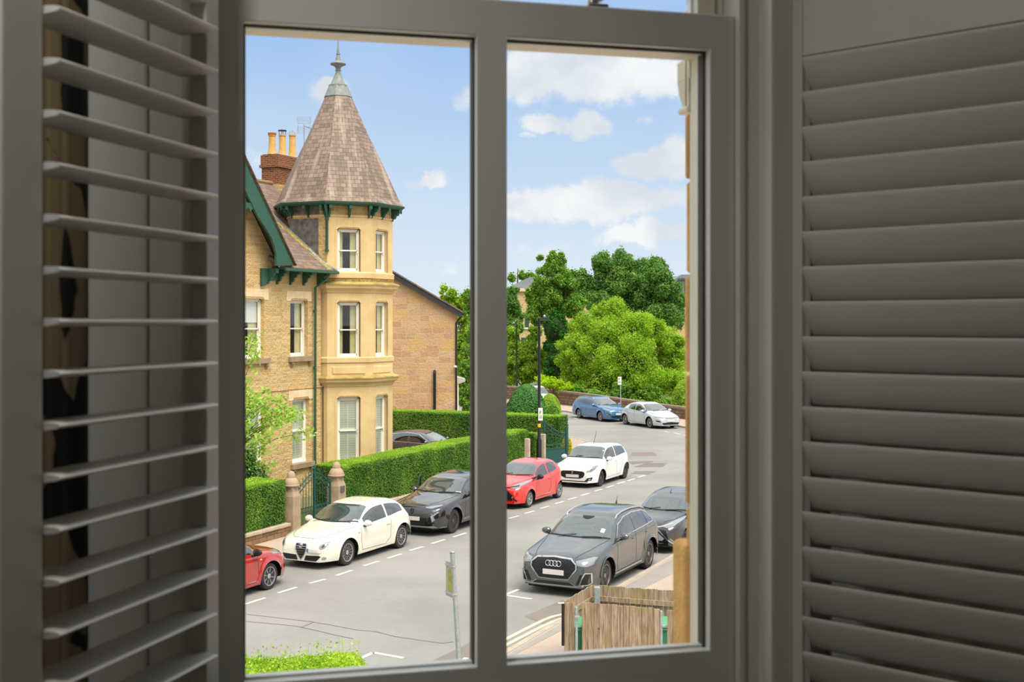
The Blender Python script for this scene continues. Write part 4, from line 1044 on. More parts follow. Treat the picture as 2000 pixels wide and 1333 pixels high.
    # wheels
    for xw in (xf, xr):
        for sd in (1,-1):
            wm = MB(); wd_ = S.get('tw', .21); prof = [(R*.62,-wd_/2+.01),(R*.86,-wd_/2),(R*.965,-wd_/2+.015),(R,-wd_/2+.045),(R,wd_/2-.045),(R*.965,wd_/2-.015),(R*.86,wd_/2),(R*.70,wd_/2-.008),(R*.66,wd_/2-.03)]
            Mw = Matrix.Translation((fx(xw), sd*(hw-.03-wd_/2), R)) @ Matrix.Diagonal((1/SX,1,1,1)) @ Matrix.Rotation(0 if sd > 0 else pi, 4, 'Z')
            wh = wm.lathe(prof, 36, Mw, axis='y').build('wheel', RUBBER, car, autos=radians(40), uv=False)
            rim = MB().lathe([(.01,wd_/2-.095),(R*.67,wd_/2-.085)], 30, Mw, axis='y').build('wheel_well_disc', simple_dark(), wh, uv=False)
            rr = MB(); ns, style, wmat = S['wheel']; y1 = wd_/2-.012; rr.lathe([(R*.70,wd_/2-.03),(R*.705,wd_/2-.004),(R*.66,wd_/2-.004),(R*.64,wd_/2-.04),(R*.64,wd_/2-.085)], 36, Mw, axis='y', caps=False)
            rr.lathe([(.065,y1-.05),(.062,y1-.012),(.04,y1-.004),(.005,y1-.004)], 18, Mw, axis='y')
            for k in range(ns):
                a = 2*pi*k/ns+.3; ca, sa = cos(a), sin(a)
                def P_(r_, t_, e): return Mw @ Vector((r_*ca-t_*sa, e, r_*sa+t_*ca))
                if style == 'disc': w0, w1 = .05, R*.30
                elif style == 'split': w0, w1 = .022, .016
                else: w0, w1 = .030, .032
                offs = (0,) if style != 'split' else (-.035, .035)
                for of in offs:
                    o0 = of*.45; o1 = of*1.25
                    v8 = [P_(.045,o0-w0/2,y1-.02),P_(.045,o0+w0/2,y1-.02),P_(R*.67,o1+w1/2,y1-.012),P_(R*.67,o1-w1/2,y1-.012),
                          P_(.045,o0-w0/2,y1-.05),P_(.045,o0+w0/2,y1-.05),P_(R*.67,o1+w1/2,y1-.05),P_(R*.67,o1-w1/2,y1-.05)]
                    rr.add(v8, [(0,1,2,3),(3,2,1,0),(4,5,6,7),(0,4,5,1),(1,5,6,2),(2,6,7,3),(3,7,4,0)])
            rr.build('rim', wmat, wh, uv=False)
    return car, patch, line, cast, fx
_sd = []
def simple_dark():
    if not _sd: _sd.append(simple('dark_brake_metal', rgb(40,40,42), .6, metal=.4))  # dark metal disc behind the wheel spokes
    return _sd[0]
def oct_poly(pts): return pts+[(-y, z) for y, z in pts[::-1]]
HDG = PHI+pi-radians(1.2)       # facing back down the street
W_CREAM = paint('cream_white_car_paint', rgb(236,230,212)); W_WHITE = paint('white_car_paint', rgb(240,240,238)); P_GREY = paint('dark_grey_car_paint', rgb(66,72,72), .35, .3)
P_BLACK = paint('black_car_paint', rgb(20,19,21)); P_RED = paint('red_car_paint', rgb(226,36,26)); P_DRED = paint('deep_red_car_paint', rgb(176,34,28)); P_BLUE = paint('blue_car_paint', rgb(40,108,158), .35)
P_SILVER = paint('silver_car_paint', rgb(206,210,216), .5, .3); P_DARK = paint('anthracite_car_paint', rgb(78,78,82), .5); P_PALE = paint('pale_silver_car_paint', rgb(226,228,230), .3)
ALLOY2 = simple('two_tone_alloy', rgb(150,140,136), .35, metal=.7); DALLOY = simple('dark_alloy', rgb(96,90,86), .4, metal=.6)

# 1 cream three-door hatchback with shield grille
S = dict(L=4.06, W=1.74, H=1.45, R=.33, fo=.84, wb=2.51, paint=W_CREAM, nose=.34, nl=.8, tail=.24, flare=.03, p=3.0,
  top=[(0,.50),(.02,.62),(.07,.70),(.25,.80),(.6,.90),(1.1,.985),(1.35,1.08),(1.9,1.345),(2.25,1.43),(2.7,1.445),(3.2,1.40),(3.55,1.29),(3.82,1.05),(3.97,.86),(4.04,.66),(4.06,.5)],
  sh=[(0,.45),(.05,.58),(.3,.69),(.8,.80),(1.3,.88),(2.0,.92),(2.8,.97),(3.4,1.02),(3.8,.86),(4.06,.45)],
  roofw=[(0,.55),(.5,.62),(1.1,.74),(1.5,.76),(2.0,.72),(3.0,.70),(3.6,.66),(4.06,.6)],
  glass=[(1.62,2.62,'l'),(2.70,3.42,'d')], screen=(1.22,1.97,.72,.58,.26,.05), gtop=.135,
  bonnet=[(.16,.0),(.17,.30),(.30,.47),(.6,.60),(1.0,.70),(1.30,.76)], doors=[[(1.42,.90),(1.40,.60),(1.46,.30),(2.55,.27),(2.78,.45),(2.80,.95)]], handles=[(2.66,.80)], mirror=(1.58,.93),
  wheel=(7,'split',SILVER),
  front=[('shield_grille',GRILLE,[(0,.25),(.09,.37),(.155,.52),(.15,.635),(-.15,.635),(-.155,.52),(-.09,.37)],dict(off=.012)),
    ('lower_grille',GRILLE,[(.10,.225),(.15,.35),(.56,.37),(.60,.345),(.46,.225)],dict(mir=1,off=.008)),
    ('headlight',LAMP,[(.53,.60),(.55,.545),(.60,.525),(.65,.55),(.69,.61),(.705,.675),(.68,.70),(.62,.685),(.56,.65)],dict(mir=1,off=.012,res=.03)),
    ('headlight_inner',GRILLE,[(.585,.585),(.615,.565),(.645,.60),(.64,.64),(.61,.65),(.585,.62)],dict(mir=1,off=.016,res=.02)),
    ('fog_light',LAMP,[(.62,.27),(.66,.27),(.68,.30),(.66,.335),(.62,.335),(.60,.30)],dict(mir=1,off=.012)),
    ('number_plate',PLATE,[(.19,.435),(.60,.435),(.60,.525),(.19,.525)],dict(off=.02)),('plate_band',PBLUE,[(.19,.435),(.24,.435),(.24,.525),(.19,.525)],dict(off=.024))],
  flines=[('shield_trim',CHROME,[(0,.24),(.10,.37),(.165,.52),(.16,.645),(-.16,.645),(-.165,.52),(-.10,.37),(0,.24)],.016,.018,False)]
     +[('grille_bar',CHROME,[(-k,z),(k,z)],.014,.02,False) for k, z in ((.14,.575),(.14,.52),(.125,.46),(.095,.40),(.06,.335))],
  side=[('side_repeater',SILVER,[(1.28,.76),(1.34,.76),(1.34,.78),(1.28,.78)])])
c1, patch, line, cast, fx = make_car('hatchback', 'cream white three-door hatchback with shield grille parked before the green gate', S, G(680,1105), HDG)
def emblem(c, cast, y, z, r, kind, mat=CHROME, mat2=None):
    loc = cast('front', y, z)[0]; mb = MB(); Mx = Matrix.Translation(loc+Vector((.025,0,0))) @ Matrix.Rotation(pi/2, 4, 'Y')
    def torus(cy, r_, t_):
        vs = []; n, k_ = 28, 8
        for i in range(n):
            a = 2*pi*i/n
            for j in range(k_):
                b = 2*pi*j/k_; rr = r_+t_*cos(b); vs.append(Mx @ Vector((rr*cos(a), cy+rr*sin(a), t_*sin(b))))
        mb.add(vs, [(i*k_+j, ((i+1)%n)*k_+j, ((i+1)%n)*k_+(j+1)%k_, i*k_+(j+1)%k_) for i in range(n) for j in range(k_)])
    if kind == 'rings':
        for k in range(4): torus((k-1.5)*r*1.42, r, r*.17)
    elif kind == 'roundel':
        torus(0, r, r*.14); mb.lathe([(.001,.0),(r*.95,.0),(r*.95,.004),(.001,.006)], 24, Mx)
    elif kind == 'diamond':
        for (a, b) in (((0,-1),(.62,0)),((.62,0),(0,1)),((0,1),(-.62,0)),((-.62,0),(0,-1))):
            mb.tube([Mx@Vector((a[1]*r,a[0]*r*1.0,0)), Mx@Vector((b[1]*r,b[0]*r,0))], r*.13, 6)
    elif kind == 'zigzag':
        mb.tube([Mx@Vector((-z_*r, y_*r, 0)) for y_, z_ in ((.7,.45),(0,.9),(-.7,.45),(.7,-.45),(0,-.9),(-.7,-.45))], r*.15, 6)
    elif kind == 'oval':
        for (ry, rz) in ((1,.68),(.45,.62)):
            vs = [Mx@Vector((rz*r*sin(2*pi*i/24), ry*r*cos(2*pi*i/24), 0)) for i in range(25)]; mb.tube(vs, r*.09, 6, caps=False)
        mb.tube([Mx@Vector((-.35*r,-.8*r,0)),Mx@Vector((-.45*r,0,0)),Mx@Vector((-.35*r,.8*r,0))], r*.09, 6)
    o = mb.build('emblem', mat, c, uv=False, smooth=True)
    if kind == 'roundel':
        q = MB()
        for (dy,dz,a,b) in ((-.45,0,.10,.34),(-.45,.0,.30,.12)): q.box(*[loc.x+.03,loc.x+.036][0:2], y+dy*r-a*r, y+dy*r+a*r, z-b*r, z+b*r)
        q.build('emblem_cross', TAIL, o)
        MB().tube([(loc.x+.034, y+.2*r, z-.5*r),(loc.x+.034,y+.45*r,z-.2*r),(loc.x+.034,y+.2*r,z+.1*r),(loc.x+.034,y+.5*r,z+.45*r)], r*.08, 6).build('emblem_serpent', GREEND, o)
    return o
emblem(c1, cast, 0, .60, .058, 'roundel')

# 2 black crossover, its far door open
S = dict(L=4.47, W=1.86, H=1.57, R=.36, fo=.88, wb=2.78, paint=P_BLACK, nose=.26, nl=.6, tail=.22, flare=.03, p=3.4, zb=.24,
  top=[(0,.60),(.02,.76),(.08,.86),(.3,.94),(.8,1.03),(1.2,1.09),(1.4,1.16),(2.0,1.47),(2.4,1.55),(3.0,1.57),(3.7,1.50),(4.1,1.30),(4.35,1.0),(4.45,.8),(4.47,.6)],
  sh=[(0,.55),(.05,.72),(.3,.84),(.9,.94),(1.5,1.0),(2.6,1.03),(3.8,1.10),(4.2,.95),(4.47,.55)],
  roofw=[(0,.6),(.6,.72),(1.2,.78),(2.0,.72),(3.2,.70),(4.47,.6)],
  glass=[(1.72,2.62,'d'),(2.70,3.45,'d'),(3.50,3.85,'d')], screen=(1.30,2.05,.76,.62,.20,.05), gtop=.12,
  bonnet=[(.22,.45),(.6,.62),(1.0,.70),(1.35,.76)], doors=[[(1.55,1.0),(1.50,.4),(2.62,.34),(2.66,1.02)],[(2.66,1.02),(2.66,.34),(3.2,.36),(3.36,.8),(3.5,1.05)]], handles=[(2.5,.93)], mirror=(1.72,1.03),
  wheel=(10,'split',DALLOY), tw=.22,
  front=[('grille',simple('smoked_grille', rgb(92,96,102), .35, metal=.5, var=.3, vscale=40),[(.0,.64),(.40,.66),(.76,.75),(.72,.79),(.40,.785),(0,.775),(-.40,.785),(-.72,.79),(-.76,.75),(-.40,.66)],dict(off=.008)),
    ('headlight',LAMP,[(.42,.83),(.62,.815),(.80,.875),(.78,.90),(.62,.885),(.42,.86)],dict(mir=1,off=.01,res=.03)),
    ('lower_grille',GRILLE,[(.0,.33),(.42,.34),(.50,.54),(.0,.55),(-.50,.54),(-.42,.34)],dict(off=.008)),
    ('side_intake',GRILLE,[(.52,.36),(.74,.40),(.66,.60),(.54,.56)],dict(mir=1,off=.008)),
    ('running_light',LAMP,[(.68,.44),(.74,.50),(.70,.60),(.82,.72),(.78,.73),(.63,.60)],dict(mir=1,off=.014,res=.03)),
    ('number_plate',PLATE,[(-.26,.46),(.26,.46),(.26,.57),(-.26,.57)],dict(off=.02)),
    ('splitter',simple('satin_grey_trim', rgb(130,134,138), .4, metal=.4),[(-.78,.27),(.78,.27),(.70,.33),(.5,.31),(-.5,.31),(-.70,.33)],dict(off=.014))],
  slines=[('arch_trim',BLACK,[(.88-.44*cos(a),.36+.44*sin(a)) for a in np.linspace(.0,pi,16)],.06,.012),('arch_trim',BLACK,[(3.66-.44*cos(a),.36+.44*sin(a)) for a in np.linspace(.0,pi,16)],.06,.012),
     ('sill_trim',SILVER,[(1.45,.36),(3.1,.36)],.07,.01)])
c2, patch, line, cast, fx = make_car('crossover', 'glossy black crossover behind the cream hatchback, its kerbside door ajar', S, G(887,1042), HDG)
emblem(c2, cast, 0, .74, .085, 'diamond', BLACKP)
ddr = MB(); Md = Matrix.Translation((fx(1.62), -.90, 0)) @ Matrix.Rotation(radians(24), 4, 'Z')
ddr.rbox(-1.0,0,-.03,.03,.38,1.02,.02,Md); ddr.build('open_door', P_BLACK, c2)
fr_ = MB(); fr_.tube([Md@Vector(p) for p in [(-1.0,0,1.0),(-.98,.02,1.30),(-.85,.04,1.43),(-.45,.04,1.40),(0,.0,1.02)]], .026, 8); fr_.build('door_frame', BLACKP, c2)
MB().box(.0,.012,.42,.57,.48,.56, Matrix.Translation((cast('front',.2,.52)[0].x+.02,-.30,-.0))).build('plate_end', WHITE, c2) if False else None

# 3 red small hatchback
def city(paint_, **kw):
    S = dict(L=3.46, W=1.62, H=1.46, R=.29, fo=.70, wb=2.34, paint=paint_, nose=.30, nl=.6, tail=.22, flare=.025, p=3.2,
      top=[(0,.55),(.02,.66),(.08,.76),(.3,.86),(.7,.95),(.95,1.03),(1.2,1.16),(1.65,1.38),(2.0,1.45),(2.5,1.46),(2.95,1.40),(3.2,1.22),(3.38,.95),(3.45,.75),(3.46,.6)],
      sh=[(0,.5),(.05,.64),(.3,.76),(.7,.86),(1.2,.92),(2.0,.94),(2.7,1.02),(3.15,1.08),(3.46,.5)],
      roofw=[(0,.6),(.5,.72),(1.0,.78),(1.6,.73),(2.6,.71),(3.46,.6)],
      glass=[(1.28,2.12,'d'),(2.22,2.85,'d')], screen=(.98,1.62,.68,.57,.20,.05), gtop=.125,
      bonnet=[(.22,.35),(.5,.55),(.9,.68),(1.0,.72)], doors=[[(1.18,.92),(1.14,.42),(1.22,.28),(2.1,.28),(2.28,.5),(2.30,.95)]], handles=[(2.16,.83)], mirror=(1.26,.93), mirror_mat=BLACK,
      wheel=(8,'disc',SILVER),
      front=[('headlight',LAMP,[(.34,.74),(.50,.70),(.66,.74),(.80,.90),(.76,.93),(.60,.86)],dict(mir=1,off=.012,res=.03)),
        ('lower_grille',GRILLE,[(.0,.30),(.46,.30),(.52,.46),(.30,.60),(0,.62),(-.30,.60),(-.52,.46),(-.46,.30)],dict(off=.008)),
        ('number_plate',PLATE,[(-.26,.42),(.26,.42),(.26,.53),(-.26,.53)],dict(off=.02)),
        ('fog_light',LAMP,[(.44,.40),(.50,.37),(.53,.43),(.48,.47)],dict(mir=1,off=.016,res=.03))],
      flines=[('front_cross_trim',BLACK,[(.05,.70),(.26,.64),(.46,.46),(.62,.28)],.05,.012,True),('upper_cross_trim',BLACK,[(.05,.70),(.34,.73),(.62,.78)],.03,.012,True)],
      slines=[('pillar_trim',BLACK,[(.98,.93),(1.28,.96)],.05,.01)])
    S.update(kw); return S
c3, patch, line, cast, fx = make_car('hatchback', 'bright red three-door city car with grey wheel covers', city(P_RED), G(1035,992), HDG)
emblem(c3, cast, 0, .68, .05, 'oval')

# 4 white supermini
S = dict(L=3.84, W=1.735, H=1.5, R=.31, fo=.80, wb=2.45, paint=W_WHITE, nose=.28, nl=.6, tail=.22, flare=.03, p=3.6,
  top=[(0,.55),(.02,.68),(.08,.80),(.3,.90),(.8,.98),(1.0,1.03),(1.2,1.14),(1.60,1.41),(1.9,1.485),(2.4,1.50),(3.0,1.46),(3.4,1.38),(3.6,1.15),(3.75,.95),(3.82,.75),(3.84,.6)],
  sh=[(0,.5),(.05,.66),(.3,.80),(.8,.89),(1.2,.94),(2.4,.98),(3.4,1.03),(3.84,.5)],
  roofw=[(0,.62),(.5,.74),(1.0,.80),(1.5,.76),(3.0,.74),(3.84,.6)],
  glass=[(1.30,2.26,'d'),(2.33,3.28,'d')], screen=(1.04,1.62,.74,.64,.12,.03), gtop=.12,
  bonnet=[(.24,.45),(.6,.66),(1.05,.74)], doors=[[(1.22,.95),(1.20,.5),(1.26,.29),(2.28,.29),(2.30,.98)],[(2.3,.29),(2.6,.30),(2.85,.62),(2.95,1.0)]], handles=[(2.16,.85)], mirror=(1.34,.96),
  wheel=(10,'split',DALLOY),
  front=[('grille',GRILLE,[(0,.36),(.30,.365),(.44,.42),(.50,.54),(.47,.61),(.40,.635),(0,.65),(-.40,.635),(-.47,.61),(-.50,.54),(-.44,.42),(-.30,.365)],dict(off=.008)),
    ('headlight',LAMP,[(.55,.61),(.72,.62),(.80,.70),(.845,.84),(.80,.85),(.66,.76)],dict(mir=1,off=.012,res=.03)),
    ('headlight_inner',simple('lamp_inner', rgb(120,120,124), .3),[(.65,.66),(.72,.66),(.76,.74),(.70,.74)],dict(mir=1,off=.016,res=.03)),
    ('fog_surround',GRILLE,[(.50,.28),(.72,.30),(.76,.42),(.62,.40)],dict(mir=1,off=.010)),
    ('fog_light',LAMP,[(.64,.31),(.70,.31),(.71,.37),(.65,.37)],dict(mir=1,off=.018,res=.03)),
    ('number_plate',PLATE,[(-.26,.40),(.26,.40),(.26,.51),(-.26,.51)],dict(off=.02))],
  flines=[('lower_trim',GRILLE,[(-.62,.265),(.62,.265)],.03,.012,False)],
  side=[('tail_light',TAIL,[(3.62,.90),(3.80,.82),(3.80,.96),(3.66,1.0)])])
c4, patch, line, cast, fx = make_car('hatchback', 'white five-door hatchback with black oval grille beside the bay corner', S, G(1174.5,950.7), HDG)
emblem(c4, cast, 0, .575, .05, 'zigzag')
MB().tube([(fx(2.0),0,1.48),(fx(2.28),0,1.95)], .008, 6).build('aerial_rod', BLACK, c4)

# 5 dark grey estate-like SUV with the ringed badge
S = dict(L=4.68, W=1.90, H=1.66, R=.375, fo=.90, wb=2.82, paint=P_GREY, nose=.22, nl=.62, tail=.22, flare=.035, p=3.6, zb=.23, tw=.235,
  top=[(0,.58),(.015,.77),(.06,.88),(.2,.945),(.8,1.055),(1.25,1.14),(1.42,1.21),(2.0,1.53),(2.35,1.625),(3.0,1.655),(3.7,1.61),(4.05,1.52),(4.35,1.25),(4.55,1.0),(4.66,.8),(4.68,.6)],
  sh=[(0,.55),(.04,.75),(.3,.86),(.9,.98),(1.5,1.06),(2.6,1.10),(3.6,1.14),(4.2,1.14),(4.5,.95),(4.68,.6)],
  roofw=[(0,.66),(.6,.76),(1.2,.80),(2.0,.73),(3.2,.71),(4.68,.6)],
  glass=[(1.76,2.72,'l'),(2.80,3.62,'d'),(3.66,3.98,'d')], screen=(1.30,2.04,.80,.66,.16,.05), gtop=.135,
  bonnet=[(.10,.50),(.5,.62),(1.0,.70),(1.35,.78)], doors=[[(1.58,1.06),(1.54,.5),(1.58,.36),(2.74,.36),(2.76,1.10)],[(2.74,.36),(3.1,.36),(3.34,.8),(3.5,1.12)]], handles=[(2.6,.98),(3.5,1.0)], handle_mat=P_GREY, mirror=(1.78,1.10), mirror_mat=P_GREY,
  wheel=(5,'split',ALLOY2),
  front=[('grille',GRILLE,[(.0,0.415),(.36,0.425),(.54,0.655),(.53,0.755),(.40,0.855),(0,0.880),(-.40,0.855),(-.53,0.755),(-.54,0.655),(-.36,0.425)],dict(off=.008)),
    ('headlight',LAMP,[(.58,0.745),(.80,0.725),(.875,0.755),(.90,0.885),(.84,0.900),(.54,0.840)],dict(mir=1,off=.012,res=.03)),
    ('intake',GRILLE,[(.56,0.325),(.80,0.325),(.84,0.555),(.66,0.545)],dict(mir=1,off=.010)),
    ('number_plate',PLATE,[(-.26,0.500),(.26,0.500),(.26,0.615),(-.26,0.615)],dict(off=.022)),
    ('lower_intake',GRILLE,[(-.50,0.285),(.50,0.285),(.44,0.345),(-.44,0.345)],dict(off=.010))],
  flines=[('grille_trim',SILVER,[(.0,0.400),(.37,0.410),(.565,0.655),(.555,0.765),(.42,0.870),(0,0.895),(-.42,0.870),(-.555,0.765),(-.565,0.655),(-.37,0.410),(0,0.400)],.03,.016,False),
     ('intake_trim',SILVER,[(.64,0.315),(.80,0.315),(.86,0.355),(.86,0.565),(.76,0.585),(.66,0.335)],.024,.018,True),
     ('bumper_trim',SILVER,[(-.74,0.290),(-.5,0.265),(.5,0.265),(.74,0.290)],.03,.014,False),('bumper_trim',SILVER,[(.56,0.285),(.42,0.355)],.02,.018,True)]
     +[('grille_mesh',simple('grille_honeycomb', rgb(70,74,78), .35, metal=.5),[(-.50+.10*k+(.05 if j%2 else 0)+.035*cos(a), .455+.075*j+.030*sin(a)) for a in np.linspace(0,2*pi,7)],.010,.014,False) for j in range(6) for k in range(11) if abs(-.50+.10*k+(.05 if j%2 else 0)) < (.46 if j in (2,3,4) else .36) and not (abs(-.50+.10*k)<.30 and j in (1,2))],
  slines=[('window_trim',SILVER,[(1.62,1.075),(2.6,1.118),(3.6,1.155),(4.0,1.17),(4.08,1.22),(3.86,1.42),(3.6,1.49),(3.0,1.535),(2.4,1.50),(2.0,1.385),(1.66,1.12)],.022,.010),
     ('sill_trim',SILVER,[(1.45,.33),(3.1,.33)],.045,.012),('arch_lip',P_GREY,[(.90-.45*cos(a),.375+.45*sin(a)) for a in np.linspace(.1,pi-.1,16)],.03,.014)])
c5, patch, line, cast, fx = make_car('suv', 'dark grey family SUV with four-ring badge beyond the bin store', S, G(1184,1157), HDG)
emblem(c5, cast, 0, .757, .062, 'rings')
for sd in (1,-1):
    zz = [(x, cast('top', fx(x), sd*.645)[0].z+dz) for x, dz in ((2.10,-.01),(2.2,.03),(2.5,.045),(3.0,.045),(3.6,.045),(3.95,.03),(4.05,-.01))]
    MB().tube([(fx(x), sd*.645, z) for x, z in zz], .02, 8).build('roof_rail', SILVER, c5, smooth=True)
MB().tube([(fx(3.75),0,1.60),(fx(3.78),0,1.67)], [.03,.012], 8).tube([(fx(3.78),0,1.67),(fx(3.82),0,1.78)], .006, 6).build('roof_aerial', BLACK, c5)
patch('tax_sticker', WHITE, 'top', [(fx(1.52),.50),(fx(1.52),.60),(fx(1.63),.60),(fx(1.63),.50)], off=.012)
patch('sensor_panel', BLACK, 'top', [(fx(2.01),-.16),(fx(2.01),.16),(fx(1.93),.12),(fx(1.88),.04),(fx(1.88),-.04),(fx(1.93),-.12)], off=.012)

# 6 black city car with silver cross trim behind the SUV
S = city(P_BLACK, wheel=(8,'split',DALLOY)); S['flines'] = [('front_cross_trim',SILVER,[(.05,.72),(.30,.62),(.52,.42),(.68,.27)],.035,.014,True),('upper_trim',SILVER,[(.0,.70),(.30,.72),(.60,.80)],.03,.012,True),('lower_trim',SILVER,[(-.42,.29),(.42,.29)],.02,.012,False),('daytime_light',LAMP,[(.60,.42),(.70,.30)],.03,.016,True)]
S['front'] = S['front'][:3]+[('bumper_panel',P_SILVER,[(0,.56),(.30,.55),(.50,.38),(.46,.36),(0,.38),(-.46,.36),(-.50,.38),(-.30,.55)],dict(off=.010)),('fog_light',CHROME,[(.42,.33),(.47,.31),(.51,.34),(.50,.40),(.45,.42),(.41,.38)],dict(mir=1,off=.018,res=.02)),('number_plate',PLATE,[(-.26,.42),(.26,.42),(.26,.53),(-.26,.53)],dict(off=.024))]
S['front'].pop(2)
c6, patch, line, cast, fx = make_car('hatchback', 'black city car with silver X-shaped front trim behind the grey SUV', S, G(1337,1076.4), HDG)
lc = cast('front', .18, .46)[0]; mb = MB()
for a, b_ in (((0,0),(0,.07)),((0,.07),(.025,.02)),((.025,.02),(.05,.07)),((.05,.07),(.05,0))): mb.tube([(lc.x+.03,.16+a[0],.44+a[1]),(lc.x+.03,.16+b_[0],.44+b_[1])], .006, 6)
mb.build('plate_letter', BLACK, c6)
MB().tube([(fx(1.75),0,1.42),(fx(1.86),0,1.50)], [.012,.006], 6).build('aerial_rod', BLACK, c6)

# 7 deep red hatchback at the window's edge, facing away up the street
S = dict(L=3.97, W=1.74, H=1.46, R=.315, fo=.85, wb=2.54, paint=P_DRED, nose=.30, nl=.7, tail=.22, flare=.03, near=-1,
  top=[(0,.55),(.02,.68),(.08,.78),(.3,.88),(.8,.97),(1.1,1.03),(1.3,1.12),(1.9,1.38),(2.2,1.44),(2.8,1.45),(3.3,1.38),(3.6,1.2),(3.85,.95),(3.95,.7),(3.97,.6)],
  sh=[(0,.5),(.05,.62),(.3,.74),(.8,.86),(1.4,.92),(2.6,.97),(3.5,1.02),(3.97,.5)], roofw=[(0,.6),(.5,.7),(1.0,.78),(1.6,.73),(3.97,.6)],
  glass=[(1.42,2.3,'l'),(2.38,3.1,'d')], screen=(1.12,1.84,.72,.60,.22,.05), gtop=.125, bonnet=[(.3,.5),(.7,.66),(1.1,.74)],
  doors=[[(1.32,.92),(1.28,.42),(1.36,.28),(2.4,.28),(2.42,.96)]], mirror=(1.46,.94), mirror_mat=BLACKP, wheel=(8,'fan',SILVER),
  front=[('headlight',LAMP,[(.50,.66),(.72,.72),(.86,.84),(.82,.88),(.62,.82)],dict(mir=1,off=.012,res=.03)),('grille',GRILLE,[(-.4,.35),(.4,.35),(.46,.6),(-.46,.6)],dict(off=.008))],
  side=[('headlight_wing',LAMP,[(.16,.74),(.40,.80),(.72,.865),(.40,.86),(.18,.82)],.012),('side_repeater',ORANGE,[(1.16,.76),(1.24,.76),(1.22,.79),(1.18,.79)])])
make_car('hatchback', 'deep red hatchback cut off by the window frame, nose towards the cream car', S, G(527.5,1152.5), PHI)

# 8 blue estate and 9 silver hatchback by the far wall
hd = radians(-64)
S = dict(L=4.60, W=1.76, H=1.49, R=.32, fo=.90, wb=2.60, paint=P_BLUE, nose=.28, near=-1,
  top=[(0,.55),(.02,.68),(.08,.78),(.3,.86),(.8,.96),(1.15,1.02),(1.35,1.10),(2.0,1.38),(2.3,1.46),(3.0,1.49),(3.9,1.44),(4.2,1.32),(4.45,1.0),(4.58,.8),(4.60,.6)],
  sh=[(0,.5),(.05,.62),(.3,.74),(.9,.88),(1.5,.93),(2.8,.97),(4.1,1.03),(4.60,.5)], roofw=[(0,.6),(.5,.7),(1.1,.78),(2.0,.72),(3.6,.7),(4.60,.6)],
  glass=[(1.5,2.5,'l'),(2.57,3.4,'l'),(3.46,4.1,'l')], screen=(1.16,1.95,.74,.62,.22,.05), gtop=.12, bonnet=[(.3,.5),(.7,.66),(1.1,.74)],
  doors=[[(1.40,.93),(1.36,.42),(1.42,.28),(2.52,.28),(2.54,.97)],[(2.52,.28),(3.0,.30),(3.2,.62),(3.4,.98)]], mirror=(1.54,.95), wheel=(8,'split',SILVER),
  front=[('headlight',LAMP,[(.46,.66),(.66,.68),(.84,.80),(.80,.83),(.60,.76)],dict(mir=1,off=.012,res=.03)),('grille',GRILLE,[(-.46,.27),(.46,.27),(.54,.38),(-.54,.38)],dict(off=.008)),
    ('fog_light',GRILLE,[(.56,.36),(.78,.42),(.72,.52),(.62,.50)],dict(mir=1,off=.008)),('number_plate',PLATE,[(-.26,.45),(.26,.45),(.26,.56),(-.26,.56)],dict(off=.02))],
  flines=[('grille_bar',CHROME,[(-.5,.70),(-.15,.66),(0,.63),(.15,.66),(.5,.70)],.03,.012,False),('lower_trim',CHROME,[(-.8,.48),(-.6,.40),(.6,.40),(.8,.48)],.025,.012,False)])
c8, patch, line, cast, fx = make_car('estate_car', 'blue estate car parked by the far stone wall', S, G(1171.8,823.8), hd)
emblem(c8, cast, 0, .66, .06, 'oval')
for sd in (1,-1): MB().tube([(fx(x), sd*.58, cast('top', fx(x), sd*.58)[0].z+dz) for x, dz in ((2.1,-.01),(2.3,.03),(3.0,.04),(3.8,.03),(4.0,-.01))], .018, 8).build('roof_rail', SILVER, c8, smooth=True)
S = dict(L=4.25, W=1.765, H=1.46, R=.325, fo=.92, wb=2.63, paint=P_SILVER, nose=.32, nl=.8, near=-1,
  top=[(0,.50),(.02,.62),(.08,.70),(.4,.83),(.9,.97),(1.2,1.06),(1.8,1.32),(2.2,1.44),(2.6,1.46),(3.2,1.40),(3.8,1.17),(4.1,.98),(4.22,.75),(4.25,.6)],
  sh=[(0,.46),(.05,.56),(.4,.70),(.9,.82),(1.5,.90),(2.6,.96),(3.6,1.02),(4.25,.5)], roofw=[(0,.6),(.5,.7),(1.1,.78),(2.0,.72),(3.2,.66),(4.25,.6)],
  glass=[(1.30,1.5,'l'),(1.56,2.45,'l'),(2.52,3.2,'l')], screen=(1.08,1.88,.76,.60,.30,.05), gtop=.125, bonnet=[(.2,.5),(.7,.68),(1.05,.76)],
  doors=[[(1.46,.90),(1.42,.42),(1.48,.28),(2.52,.28),(2.54,.96)],[(2.52,.28),(3.0,.30),(3.2,.62),(3.3,1.0)]], handles=[(2.4,.82)], mirror=(1.50,.93), wheel=(6,'split',SILVER),
  front=[('front_lamp_panel',LAMP,[(-.80,.66),(-.5,.62),(0,.60),(.5,.62),(.80,.66),(.84,.74),(.5,.69),(0,.67),(-.5,.69),(-.84,.74)],dict(off=.010,res=.03)),('grille',GRILLE,[(-.50,.25),(.50,.25),(.60,.36),(0,.40),(-.60,.36)],dict(off=.008)),
    ('fog_light',GRILLE,[(.66,.40),(.80,.44),(.80,.50),(.68,.48)],dict(mir=1,off=.008)),('number_plate',PLATE,[(-.26,.43),(.26,.43),(.26,.53),(-.26,.53)],dict(off=.02))])
make_car('hatchback', 'silver wedge-shaped five-door car in front of the low far wall', S, G(1268.4,837), hd)

